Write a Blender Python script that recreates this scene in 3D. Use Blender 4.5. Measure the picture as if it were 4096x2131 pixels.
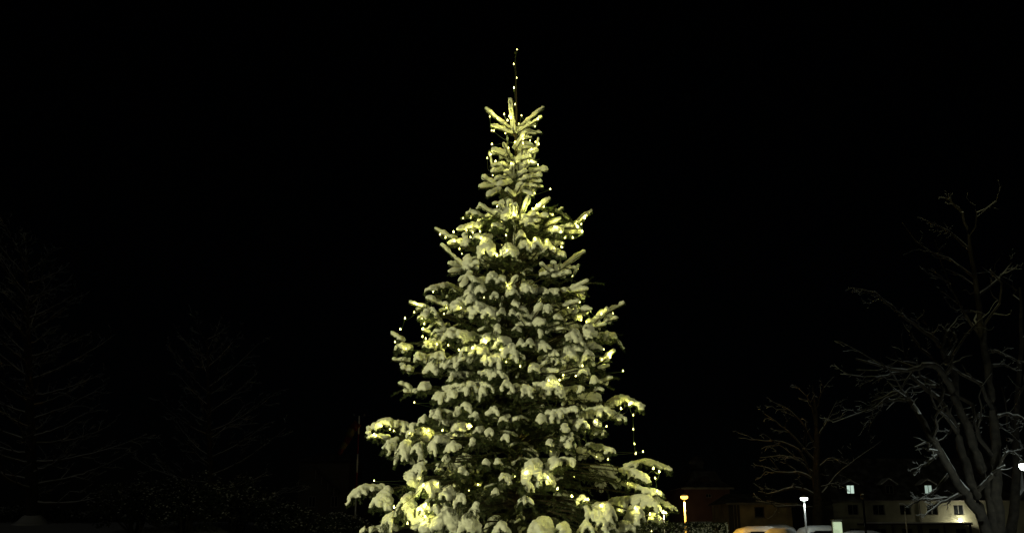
import bpy, math, random
import numpy as np
from mathutils import Vector, Matrix
from mathutils.bvhtree import BVHTree

for o in list(bpy.data.objects):
    bpy.data.objects.remove(o)
scene = bpy.context.scene
col = scene.collection
RNG = np.random.default_rng(7)
random.seed(7)

# ------------------------------------------------------------------ camera
F_PX, CX, CY, HOR = 2950.0, 2048.0, 1536.0, 2115.0
CAM = np.array([0.0, 0.0, 1.7])
PITCH = math.atan((HOR - CY) / F_PX)
cam = bpy.data.cameras.new('camera')
cam.sensor_width = 36.0
cam.lens = 36.0 * F_PX / 4096.0
cam.shift_y = (CY - 1065.5) / 4096.0
cam.clip_end = 2000
camo = bpy.data.objects.new('camera', cam)
camo.location = CAM
camo.rotation_euler = (math.pi / 2 + PITCH, 0, 0)
col.objects.link(camo)
scene.camera = camo

# ------------------------------------------------------------------ world, sun
SUN_EL, SUN_AZ = math.radians(22), math.radians(190)      # low pale night light from behind the camera
w = bpy.data.worlds.new('World')
scene.world = w
w.use_nodes = True
nt = w.node_tree
sky = nt.nodes.new('ShaderNodeTexSky')
sky.sky_type = 'NISHITA'
sky.sun_disc = False
sky.sun_elevation = SUN_EL
sky.sun_rotation = SUN_AZ
nt.links.new(sky.outputs[0], nt.nodes['Background'].inputs[0])
nt.nodes['Background'].inputs[1].default_value = 0.00006
sun = bpy.data.lights.new('sun', 'SUN')
sun.energy = 0.018
sun.angle = math.radians(12)
sun.color = (1, 0.98, 0.85)
suno = bpy.data.objects.new('sun', sun)
sd = Vector((math.sin(SUN_AZ) * math.cos(SUN_EL), math.cos(SUN_AZ) * math.cos(SUN_EL), math.sin(SUN_EL)))
suno.rotation_euler = sd.to_track_quat('Z', 'Y').to_euler()
suno.location = (0, -20, 30)
col.objects.link(suno)

vs = scene.view_settings
vs.view_transform = 'Standard'
vs.look = 'None'
vs.exposure = 0
vs.gamma = 1
vs.use_curve_mapping = False
scene.render.engine = 'CYCLES'
scene.cycles.use_denoising = True
scene.cycles.max_bounces = 5
scene.cycles.sample_clamp_indirect = 3.0
scene.cycles.use_light_tree = True

# ------------------------------------------------------------------ helpers
def pix(x, y, Y):
    u, v = (x - CX) / F_PX, -(y - CY) / F_PX
    d = np.array([u, math.cos(PITCH) - math.sin(PITCH) * v, math.sin(PITCH) + math.cos(PITCH) * v])
    return CAM + d * (Y / d[1])

def nrm(v):
    v = np.asarray(v, float)
    return v / (np.linalg.norm(v) + 1e-12)

class MB:
    """collects faces of one mesh"""
    def __init__(s):
        s.v, s.f, s.n = [], [], 0
    def add(s, v, f):
        v = np.asarray(v, float).reshape(-1, 3)
        s.v.append(v)
        s.f.extend([tuple(i + s.n for i in q) for q in f])
        s.n += len(v)
    def box(s, a, b):
        x0, y0, z0 = a
        x1, y1, z1 = b
        s.add([(x0, y0, z0), (x1, y0, z0), (x1, y1, z0), (x0, y1, z0), (x0, y0, z1), (x1, y0, z1), (x1, y1, z1), (x0, y1, z1)],
              [(3, 2, 1, 0), (4, 5, 6, 7), (0, 1, 5, 4), (1, 2, 6, 5), (2, 3, 7, 6), (3, 0, 4, 7)])
    def tube(s, P, R, n=6, cap=True, flat=1.0):
        P = np.asarray(P, float)
        R = np.broadcast_to(np.asarray(R, float), (len(P),))
        T = np.gradient(P, axis=0)
        T /= np.linalg.norm(T, axis=1)[:, None] + 1e-9
        a = np.linspace(0, 2 * math.pi, n, endpoint=False)
        rings = []
        for p, t, r in zip(P, T, R):
            ref = np.array([0, 0, 1.0]) if abs(t[2]) < 0.93 else np.array([0, -1.0, 0])
            sd_ = nrm(np.cross(t, ref))
            up = np.cross(sd_, t)
            sn = np.sin(a)
            sn = np.where(sn < 0, sn * flat, sn)
            rings.append(p + r * (np.cos(a)[:, None] * sd_ + sn[:, None] * up))
        V = np.concatenate(rings)
        F = []
        m = len(P)
        for i in range(m - 1):
            for j in range(n):
                k = (j + 1) % n
                F.append((i * n + j, i * n + k, (i + 1) * n + k, (i + 1) * n + j))
        if cap:
            F.append(tuple(range(n))[::-1])
            F.append(tuple((m - 1) * n + j for j in range(n)))
        s.add(V, F)
    def lathe(s, c, prof, n=16):
        V, F = [], []
        for r, z in prof:
            for j in range(n):
                an = 2 * math.pi * j / n
                V.append((c[0] + r * math.cos(an), c[1] + r * math.sin(an), c[2] + z))
        for i in range(len(prof) - 1):
            for j in range(n):
                k = (j + 1) % n
                F.append((i * n + j, i * n + k, (i + 1) * n + k, (i + 1) * n + j))
        F.append(tuple(range(n))[::-1])
        F.append(tuple((len(prof) - 1) * n + j for j in range(n)))
        s.add(V, F)
    def mesh(s, name):
        me = bpy.data.meshes.new(name)
        if s.v:
            me.from_pydata(np.concatenate(s.v).tolist(), [], s.f)
        return me
    def build(s, name, mat, parent=None, smooth=False):
        me = s.mesh(name)
        me.materials.append(mat)
        if smooth:
            me.polygons.foreach_set('use_smooth', [True] * len(me.polygons))
        o = bpy.data.objects.new(name, me)
        col.objects.link(o)
        if parent:
            o.parent = parent
        return o

def tri_mesh(name, V, mat, parent, per=3):
    """loose triangles or quads from an (n*per,3) array"""
    V = np.asarray(V, np.float32)
    n = len(V) // per
    me = bpy.data.meshes.new(name)
    me.vertices.add(n * per)
    me.vertices.foreach_set('co', V[:n * per].ravel())
    me.loops.add(n * per)
    me.loops.foreach_set('vertex_index', np.arange(n * per, dtype=np.int32))
    me.polygons.add(n)
    me.polygons.foreach_set('loop_start', np.arange(0, n * per, per, dtype=np.int32))
    me.update(calc_edges=True)
    me.materials.append(mat)
    o = bpy.data.objects.new(name, me)
    col.objects.link(o)
    o.parent = parent
    return o

def empty(name, loc, label, cat, group=None, rz=0):
    o = bpy.data.objects.new(name, None)
    o.location = loc
    o.rotation_euler = (0, 0, rz)
    o.empty_display_size = 0.2
    col.objects.link(o)
    tag(o, label, cat, group)
    return o

def tag(o, label, cat, group=None):
    o['label'] = label
    o['category'] = cat
    if group:
        o['group'] = group

def mat(name, base, rough=0.7, c2=None, scale=8.0, bump=0.0, bscale=40.0, metal=0.0, trans=0.0, lo=0.4, hi=0.65, detail=4):
    m = bpy.data.materials.new(name)
    m.use_nodes = True
    t = m.node_tree
    p = t.nodes['Principled BSDF']
    p.inputs['Base Color'].default_value = (*base, 1)
    p.inputs['Roughness'].default_value = rough
    p.inputs['Metallic'].default_value = metal
    tc = t.nodes.new('ShaderNodeTexCoord')
    if c2:
        n = t.nodes.new('ShaderNodeTexNoise')
        n.inputs['Scale'].default_value = scale
        n.inputs['Detail'].default_value = detail
        t.links.new(tc.outputs['Object'], n.inputs['Vector'])
        r = t.nodes.new('ShaderNodeValToRGB')
        r.color_ramp.elements[0].position = lo
        r.color_ramp.elements[1].position = hi
        r.color_ramp.elements[0].color = (*base, 1)
        r.color_ramp.elements[1].color = (*c2, 1)
        t.links.new(n.outputs['Fac'], r.inputs['Fac'])
        t.links.new(r.outputs['Color'], p.inputs['Base Color'])
    if bump:
        n2 = t.nodes.new('ShaderNodeTexNoise')
        n2.inputs['Scale'].default_value = bscale
        n2.inputs['Detail'].default_value = 6
        t.links.new(tc.outputs['Object'], n2.inputs['Vector'])
        b = t.nodes.new('ShaderNodeBump')
        b.inputs['Strength'].default_value = bump
        b.inputs['Distance'].default_value = 0.02
        t.links.new(n2.outputs['Fac'], b.inputs['Height'])
        t.links.new(b.outputs['Normal'], p.inputs['Normal'])
    if trans:
        out = t.nodes['Material Output']
        tl = t.nodes.new('ShaderNodeBsdfTranslucent')
        tl.inputs['Color'].default_value = (*base, 1)
        mx = t.nodes.new('ShaderNodeMixShader')
        mx.inputs[0].default_value = trans
        t.links.new(p.outputs[0], mx.inputs[1])
        t.links.new(tl.outputs[0], mx.inputs[2])
        t.links.new(mx.outputs[0], out.inputs['Surface'])
    return m

def emat(name, colr, strength):
    m = bpy.data.materials.new(name)
    m.use_nodes = True
    t = m.node_tree
    p = t.nodes['Principled BSDF']
    p.inputs['Base Color'].default_value = (0.8, 0.8, 0.8, 1)
    p.inputs['Emission Color'].default_value = (*colr, 1)
    p.inputs['Emission Strength'].default_value = strength
    return m

M = {}
M['snow'] = mat('snow', (0.86, 0.86, 0.84), 0.9, c2=(0.80, 0.80, 0.77), scale=9, bump=0.55, bscale=55, trans=0.16)
M['snow_far'] = mat('snow_far', (0.80, 0.80, 0.79), 0.9, c2=(0.72, 0.72, 0.70), scale=3, bump=0.4, bscale=20)
M['needle'] = mat('needle', (0.022, 0.042, 0.012), 0.55, c2=(0.24, 0.27, 0.15), scale=22, lo=0.5, hi=0.72, trans=0.12)
M['bark'] = mat('bark', (0.055, 0.036, 0.02), 0.9, c2=(0.022, 0.016, 0.011), scale=30, bump=0.6, bscale=60)
M['bark_old'] = mat('bark_old', (0.06, 0.05, 0.036), 0.95, c2=(0.026, 0.022, 0.016), scale=5, bump=1.0, bscale=14)
M['cable'] = mat('cable', (0.015, 0.025, 0.015), 0.5)

# ------------------------------------------------------------------ ground
def gh(x, y):
    a = np.clip((y - 18) / 24, 0, 1) * np.clip((-x - 2) / 12, 0, 1)
    a = a * a * (3 - 2 * a)
    return 2.1 * a
def gz(x, y):
    return float(gh(np.array(x, float), np.array(y, float)))

xs = np.concatenate([np.linspace(-600, -62, 14), np.linspace(-60, 60, 81), np.linspace(62, 600, 14)])
ys = np.concatenate([np.linspace(-300, -32, 8), np.linspace(-30, 90, 81), np.linspace(92, 700, 14)])
gx, gy = np.meshgrid(xs, ys)
gzz = gh(gx, gy) + 0.03 * np.sin(gx * 0.7 + 1.3 * np.sin(gy * 0.4)) * np.cos(gy * 0.5)
nx = len(xs)
g = MB()
g.add(np.stack([gx.ravel(), gy.ravel(), gzz.ravel()], 1),
      [(j * nx + i, j * nx + i + 1, (j + 1) * nx + i + 1, (j + 1) * nx + i) for j in range(len(ys) - 1) for i in range(nx - 1)])
go = g.build('snowy_ground', M['snow_far'], smooth=True)
go['kind'] = 'structure'

# ------------------------------------------------------------------ the Christmas tree
TX, TY = 0.06, 11.0
envp = np.array([(150, 10), (250, 20), (420, 90), (440, 115), (600, 120), (720, 165), (800, 175), (870, 300), (1000, 310), (1100, 330),
                 (1220, 450), (1340, 485), (1440, 490), (1560, 480), (1640, 530), (1720, 590), (1900, 640), (2000, 680), (2131, 690), (2500, 640)], float)
ENV_Z = np.array([pix(2048, y, TY)[2] for y in envp[:, 0]])[::-1]
ENV_R = (envp[:, 1] * TY / F_PX * 1.03)[::-1]
def env(z):
    return float(np.interp(z, ENV_Z, ENV_R))

def place(x, y, k=0.92, mind=0.12):
    dep = 0.0
    for _ in range(4):
        p = pix(x, y, TY - dep)
        R = env(p[2])
        dep = max(mind, math.sqrt(max(0.0, R * R - (p[0] - TX) ** 2)) * k)
    return pix(x, y, TY - dep), dep

def place_base(x, y, tip, dep):
    Xt = tip[0] - TX
    Xb = pix(x, y, TY - dep)[0] - TX
    if abs(Xt) > 0.6 * dep:
        db = dep * min(1.15, max(0.25, Xb / Xt if abs(Xt) > 0.05 else 1))
    else:
        db = max(0.1, dep - 0.26)
    return pix(x, y, TY - db)

ROOT = np.array([TX, TY, 0.0])
tree = empty('christmas_tree', ROOT, 'tall fir laden with snow and wound with warm fairy lights', 'tree')

def wob(P, amt):
    P = np.array(P, float)
    n = len(P)
    ph = RNG.uniform(0, 6.28, 3)
    fr = RNG.uniform(2, 5, 3)
    t = np.linspace(0, 1, n)
    for i in range(3):
        P[:, i] += amt * np.sin(fr[i] * t + ph[i]) * t * (1 - 0.3 * t)
    return P

def curve(A, B, n=6, sag=0.0, mid_up=0.0):
    t = np.linspace(0, 1, n)[:, None]
    P = A + (B - A) * t
    P[:, 2] += (mid_up * 4 * t * (1 - t) - sag * t * t)[:, 0]
    return P

class Branch:
    def __init__(s):
        s.bark, s.snow, s.need = MB(), MB(), []
        s.nsnow = 0
    def needles(s, P, dens, ln=0.030, snowy=True, width=0.0044):
        P = np.asarray(P)
        seg = np.linalg.norm(np.diff(P, axis=0), axis=1)
        L = seg.sum()
        n = int(dens * L)
        if n < 2:
            return
        cum = np.concatenate([[0], np.cumsum(seg)])
        d = RNG.uniform(0, L, n)
        B = np.stack([np.interp(d, cum, P[:, i]) for i in range(3)], 1)
        idx = np.clip(np.searchsorted(cum, d) - 1, 0, len(seg) - 1)
        T = (np.diff(P, axis=0) / (seg[:, None] + 1e-9))[idx]
        rv = RNG.normal(size=(n, 3))
        if snowy:
            rv[:, 2] -= 0.75
        rv -= (rv * T).sum(1)[:, None] * T
        rv /= np.linalg.norm(rv, axis=1)[:, None] + 1e-9
        D = T * 0.6 + rv * 0.85
        D /= np.linalg.norm(D, axis=1)[:, None]
        l = ln * RNG.uniform(0.75, 1.2, n)[:, None]
        W = np.cross(D, RNG.normal(size=(n, 3)))
        W /= np.linalg.norm(W, axis=1)[:, None] + 1e-9
        tri = np.stack([B - W * width / 2, B + W * width / 2, B + D * l], 1)
        s.need.append(tri.reshape(-1, 3))
    def twig(s, P, r, snow=True, dens=620, bark_r=0.005, ln=0.036, lift=0.62, r0=None, tipf=0.9, cov=None):
        """one shoot: thin bark, needles, and a roll of snow along its top"""
        P = np.asarray(P, float)
        s.bark.tube(P, np.linspace(bark_r, bark_r * 0.5, len(P)), n=4)
        s.needles(P, dens, ln, snow)
        if snow:
            n = max(6, len(P) + 2)
            t = np.linspace(0, 1, n)
            cov = cov or RNG.uniform(0.82, 1.0)
            Q = np.stack([np.interp(t * cov, np.linspace(0, 1, len(P)), P[:, i]) for i in range(3)], 1)
            r = r * 1.1
            Q[:, 2] += r * lift
            jit = 1 + 0.16 * np.sin(t * RNG.uniform(6, 16) + RNG.uniform(0, 6)) + RNG.uniform(-0.07, 0.07, n)
            rr = np.interp(t, [0, 0.12, 0.8, 0.95, 1], [(r0 * 1.1 if r0 else r * 0.9), r, r * 1.0, r * tipf, r * 0.62]) * jit
            if RNG.uniform() < 0.3:
                rr = rr * (1 - 0.5 * np.exp(-((t - RNG.uniform(0.3, 0.8)) / 0.09) ** 2))
            s.snow.tube(Q, rr, n=9, flat=0.5)
            s.nsnow += 1
    def stem_to_trunk(s, B, up=None, thick=0.011):
        rho = math.hypot(B[0] - TX, B[1] - TY)
        z = B[2]
        slope = np.interp(z, [1.5, 3.5, 6, 9], [-0.12, 0.05, 0.35, 0.55]) if up is None else up
        T = np.array([TX, TY, z - slope * rho])
        P = curve(T, B, 8, mid_up=0.04 * rho)
        s.bark.tube(P, np.linspace(thick * (0.8 + rho * 0.3), thick * 0.6, 8), n=5)
        if rho > 0.25:
            s.needles(P[2:], 420, 0.038, False)
            for i in range(int(2 + rho * 3.2)):
                o = P[0] + (P[-1] - P[0]) * RNG.uniform(0.3, 1.0)
                j = RNG.integers(2, 8)
                o = P[j]
                an = RNG.uniform(0, 6.28)
                rd = nrm(B - T)
                d = nrm(rd * 0.7 + np.array([math.cos(an), math.sin(an), 0]) * 0.8)
                l = RNG.uniform(0.14, 0.32)
                s.twig(wob(curve(o, o + d * l, 5, sag=l * RNG.uniform(0.1, 0.6)), 0.012), 0, False, dens=330, bark_r=0.004)
        return P
    def finish(s, voxel):
        off = -ROOT
        bo = s.bark
        bo.v = [v + off for v in bo.v]
        b = bo.build('branch', M['bark'], tree)
        if s.need:
            tri_mesh('needles', np.concatenate(s.need) + off, M['needle'], b)
        if s.nsnow:
            s.snow.v = [v + off for v in s.snow.v]
            so = s.snow.build('snow', M['snow'], b, True)
            SNOW.append((so, voxel))
        return b

SNOW = []
BR = []
up_ = np.array([0, 0, 1.0])

def shoot(x1, y1, x0, y0, r, k=0.92, snow=True, side=0, dens=420):
    tip, dep = place(x1, y1, k)
    base = place_base(x0, y0, tip, dep)
    s = tip[1] / F_PX
    b = Branch()
    b.stem_to_trunk(base)
    P = wob(curve(base, tip, 7, sag=-0.0), 0.008)
    b.twig(curve(base, base + (tip - base) * 1.06, 7), r * s * 1.0, snow, dens=dens, bark_r=0.009, cov=1.0)
    # a few short side shoots at the foot of it
    ax = nrm(tip - base)
    sdv = nrm(np.cross(ax, up_)) if abs(ax[2]) < 0.95 else np.array([1.0, 0, 0])
    for i in range(side):
        sg = 1 if i % 2 else -1
        o = base + (tip - base) * RNG.uniform(0.0, 0.3)
        L = np.linalg.norm(tip - base) * RNG.uniform(0.35, 0.6)
        d = nrm(ax * 0.5 + sdv * sg * RNG.uniform(0.6, 1.0) - up_ * RNG.uniform(0, 0.3))
        b.twig(wob(curve(o, o + d * L, 5, sag=0.02), 0.008), r * s * RNG.uniform(0.8, 1.1), True, dens=dens)
    b.finish(0.0125)

def pad(pts, r, L=45, n=5, dr=0.8, k=0.92, bare=4, front=True, voxel=0.0125, fr=0.52, out=None):
    """a snow blanket along an axis (pixels, tip first) with drooping fingers"""
    tip, dep = place(*pts[0], k)
    b = Branch()
    A = [tip]
    for q in pts[1:]:
        A.append(place_base(q[0], q[1], tip, dep))
    A = np.array(A[::-1])
    s = tip[1] / F_PX
    b.stem_to_trunk(A[0])
    m = 9
    t = np.linspace(0, 1, len(A))
    Q = np.stack([np.interp(np.linspace(0, 1, m), t, A[:, i]) for i in range(3)], 1)
    Q[1:-1] = (Q[:-2] + 2 * Q[1:-1] + Q[2:]) / 4
    Q = wob(Q, 0.012)
    b.twig(Q, r * s * 0.9, True, bark_r=0.011, lift=0.3)
    Lm = L * s
    n = int(n * 1.45)
    hz = np.array([Q[-1][0] - Q[0][0], Q[-1][1] - Q[0][1], 0])
    axh = nrm(hz) if np.linalg.norm(hz) > 0.03 else np.array([0, -1.0, 0])
    sdv = np.array([-axh[1], axh[0], 0])
    for i in range(n):
        u = 0.12 + 0.88 * (i + RNG.uniform(0.1, 0.9)) / n
        o = Q[0] + (Q[-1] - Q[0]) * u
        j = min(m - 2, int(u * (m - 1)))
        o = Q[j] + (Q[j + 1] - Q[j]) * (u * (m - 1) - j)
        sg = 1 if i % 2 else -1
        # most fingers on the side that faces the open air
        if (sdv * sg)[1] > 0.3 and RNG.uniform() < 0.35 and front:
            sg = -sg
        d = nrm(axh * RNG.uniform(0.25, 0.8) + sdv * sg * RNG.uniform(0.7, 1.0))
        l = Lm * RNG.uniform(0.7, 1.15) * (1.1 - 0.35 * u)
        P = wob(curve(o, o + d * l * 0.72, 6, sag=dr * l * RNG.uniform(0.7, 1.15)), 0.01)
        b.twig(P, r * s * fr * RNG.uniform(0.85, 1.15), True, r0=r * s * 0.85)
        for g_ in (-1, 1):
            for q0 in ([P[3]] if RNG.uniform() < 0.5 else [P[2], P[4]]):
                dd = nrm(nrm(P[5] - P[2]) + nrm(np.cross(P[5] - P[2], up_)) * g_ * 0.9)
                b.twig(curve(q0, q0 + dd * l * RNG.uniform(.3, .5), 4, sag=0.12 * l), r * s * fr * 0.72, RNG.uniform() < 0.75, dens=520)
    # bare needled twigs hanging below the snow
    for i in range(bare):
        u = RNG.uniform(0, 1)
        j = min(m - 2, int(u * (m - 1)))
        o = Q[j] - up_ * 0.01
        an = RNG.uniform(0, 6.28)
        d = nrm(axh * 0.4 + np.array([math.cos(an), math.sin(an), 0]))
        l = Lm * RNG.uniform(0.6, 1.1)
        P = wob(curve(o, o + d * l * 0.6, 5, sag=l * RNG.uniform(0.6, 1.1)), 0.012)
        b.twig(P, 0, False, dens=520)
    b.finish(voxel)

def paw(x, y, s_px, n=4, k=0.92, r=8.6, knob=False):
    """a drooping hand of snowy shoots, apex at x,y"""
    A, dep = place(x, y, k)
    s = A[1] / F_PX
    S = s_px * s * 1.15
    b = Branch()
    b.stem_to_trunk(A + np.array([0, 0.10, 0.0]))
    o = nrm(np.array([A[0] - TX, A[1] - TY, 0]) + np.array([0, -0.6, 0]))
    sd_ = np.array([-o[1], o[0], 0])
    b.twig(curve(A + np.array([0, 0.10, 0]), A + o * S * 0.12, 4), r * s * 1.05, True)
    spr, cen, stretch = RNG.uniform(1.1, 2.9), RNG.uniform(-0.7, 0.7), RNG.uniform(0.35, 0.85)
    for i in range(n):
        a = (i / (n - 1) - 0.5) * spr + cen + RNG.uniform(-0.3, 0.3)
        d = o * math.cos(a) + sd_ * math.sin(a)
        l = S * RNG.uniform(0.6, 1.2) * (0.8 + 0.35 * math.cos(a))
        P = wob(curve(A, A + d * l * stretch * RNG.uniform(0.8, 1.2), 6, sag=l * RNG.uniform(0.55, 1.0)), 0.014)
        b.twig(P, r * s * RNG.uniform(0.8, 1.15), True, r0=r * s * 1.3)
        for g_ in (-1, 1):
            if RNG.uniform() < 0.55:
                dd = nrm(nrm(P[5] - P[2]) + nrm(np.cross(P[5] - P[2], up_)) * g_ * 0.8)
                b.twig(curve(P[2], P[2] + dd * l * RNG.uniform(.3, .5), 4, sag=0.1 * l), r * s * 0.7, RNG.uniform() < 0.7)
    for i in range(5):
        a = RNG.uniform(-1.6, 1.6)
        d = o * math.cos(a) + sd_ * math.sin(a)
        b.twig(curve(A - up_ * 0.02, A + d * S * 0.8, 5, sag=S * RNG.uniform(0.4, 1.2)), 0, False, dens=620)
    b.finish(0.0125)

def bough(x, y, k, L_px, snow_p=0.35):
    """dark inner foliage, only dusted"""
    A, dep = place(x, y, k)
    s = A[1] / F_PX
    L = L_px * s
    b = Branch()
    P = b.stem_to_trunk(A)
    o = nrm(np.array([A[0] - TX, A[1] - TY, 0]) + np.array([0, -0.3, 0]))
    sd_ = np.array([-o[1], o[0], 0])
    for i in range(9):
        a = RNG.uniform(-1.5, 1.5)
        st = P[-1] + (P[3] - P[-1]) * RNG.uniform(0, 0.8)
        d = o * math.cos(a) + sd_ * math.sin(a)
        l = L * RNG.uniform(0.6, 1.1)
        T = wob(curve(st, st + d * l * 0.8, 6, sag=l * RNG.uniform(0.1, 0.6)), 0.015)
        b.twig(T, 7 * s, RNG.uniform() < snow_p, dens=520)
    b.finish(0.0145)

# -- traced from the photograph: x, y in photo pixels
# leader and top whorls
SH = [(1946, 444, 2050, 533, 11), (1967, 508, 2050, 538, 11), (2040, 405, 2054, 530, 10), (2170, 437, 2060, 533, 10), (2163, 474, 2062, 538, 10),
      (2103, 536, 2058, 605, 14), (2015, 578, 2040, 630, 9), (1976, 608, 2045, 640, 16), (2146, 610, 2072, 640, 14), (2118, 632, 2066, 648, 13),
      (1972, 692, 2044, 684, 14), (2185, 684, 2120, 694, 14), (2160, 708, 2110, 716, 13), (2163, 730, 2110, 730, 9), (1930, 712, 1990, 750, 12),
      (1919, 754, 1985, 750, 14), (1950, 790, 2000, 762, 13), (1985, 722, 2040, 712, 13), (1996, 748, 2040, 736, 15), (2050, 664, 2046, 722, 11),
      (2072, 652, 2076, 705, 12), (2108, 655, 2082, 700, 13), (2140, 660, 2085, 672, 13), (2084, 740, 2064, 778, 13), (2130, 786, 2090, 768, 11), (2140, 748, 2095, 745, 9),
      (2010, 660, 2040, 690, 12), (2024, 690, 2050, 720, 12), (2110, 715, 2075, 735, 12), (2100, 690, 2070, 712, 13), (2030, 765, 2055, 790, 12),
      # third tier
      (1920, 828, 1995, 874, 12), (2038, 808, 2030, 858, 11), (2000, 820, 2020, 862, 12), (1836, 925, 1930, 902, 14), (1744, 922, 1838, 975, 11),
      (1795, 982, 1850, 972, 14), (1858, 940, 1866, 990, 11), (1768, 988, 1868, 1082, 11), (2115, 796, 2086, 868, 12), (2197, 800, 2120, 866, 12),
      (2185, 870, 2118, 872, 13), (2238, 882, 2142, 934, 12), (2364, 852, 2282, 918, 12), (2326, 938, 2262, 936, 12), (2150, 890, 2100, 900, 12),
      (2335, 1014, 2236, 1084, 12), (2060, 822, 2060, 890, 10), (2140, 862, 2100, 880, 11), (2280, 910, 2190, 930, 13),
      # fourth tier
      (1798, 1062, 1868, 1082, 15), (1800, 1092, 1868, 1086, 12), (1906, 1058, 1874, 1084, 15), (1848, 1152, 1880, 1098, 13), (1870, 1032, 1872, 1080, 18),
      (2214, 1058, 2218, 1108, 14), (2276, 1096, 2225, 1112, 13), (2165, 1062, 2212, 1100, 11), (2346, 1132, 2262, 1178, 14), (2344, 1162, 2268, 1176, 12),
      (2066, 1112, 2030, 1165, 12), (2162, 1226, 2108, 1306, 13), (2072, 1262, 2104, 1308, 11), (2310, 1212, 2262, 1226, 13), (2362, 1242, 2300, 1248, 13),
      (1710, 1197, 1800, 1238, 12), (1641, 1214, 1716, 1240, 11), (1692, 1322, 1772, 1368, 11), (1566, 1338, 1620, 1372, 11),
      (2494, 1218, 2402, 1268, 12), (2426, 1246, 2358, 1312, 15), (2466, 1276, 2416, 1288, 10), (2420, 1302, 2370, 1312, 10), (2236, 1297, 2182, 1312, 9), (2250, 1318, 2200, 1326, 9),
      # fifth tier
      (1572, 1442, 1640, 1448, 10), (1606, 1478, 1652, 1490, 15), (1596, 1538, 1642, 1556, 12), (1618, 1572, 1660, 1570, 10),
      (2456, 1408, 2404, 1452, 11), (2436, 1466, 2402, 1480, 11), (2446, 1516, 2396, 1536, 11), (2412, 1566, 2380, 1556, 9), (2186, 1452, 2142, 1494, 12), (2230, 1492, 2150, 1494, 14)]
for a in SH:
    shoot(*a, side=(2 if a[1] > 800 else 0))
# thin upright candles
for a in [(2029, 550, 2031, 650, 4.5), (2153, 558, 2134, 645, 5), (2091, 575, 2085, 655, 5), (1957, 607, 1974, 690, 5), (2315, 1060, 2293, 1106, 6), (2058, 900, 2056, 1010, 5),
          (2010, 1190, 2000, 1250, 5)]:
    shoot(*a, dens=700)

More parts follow.
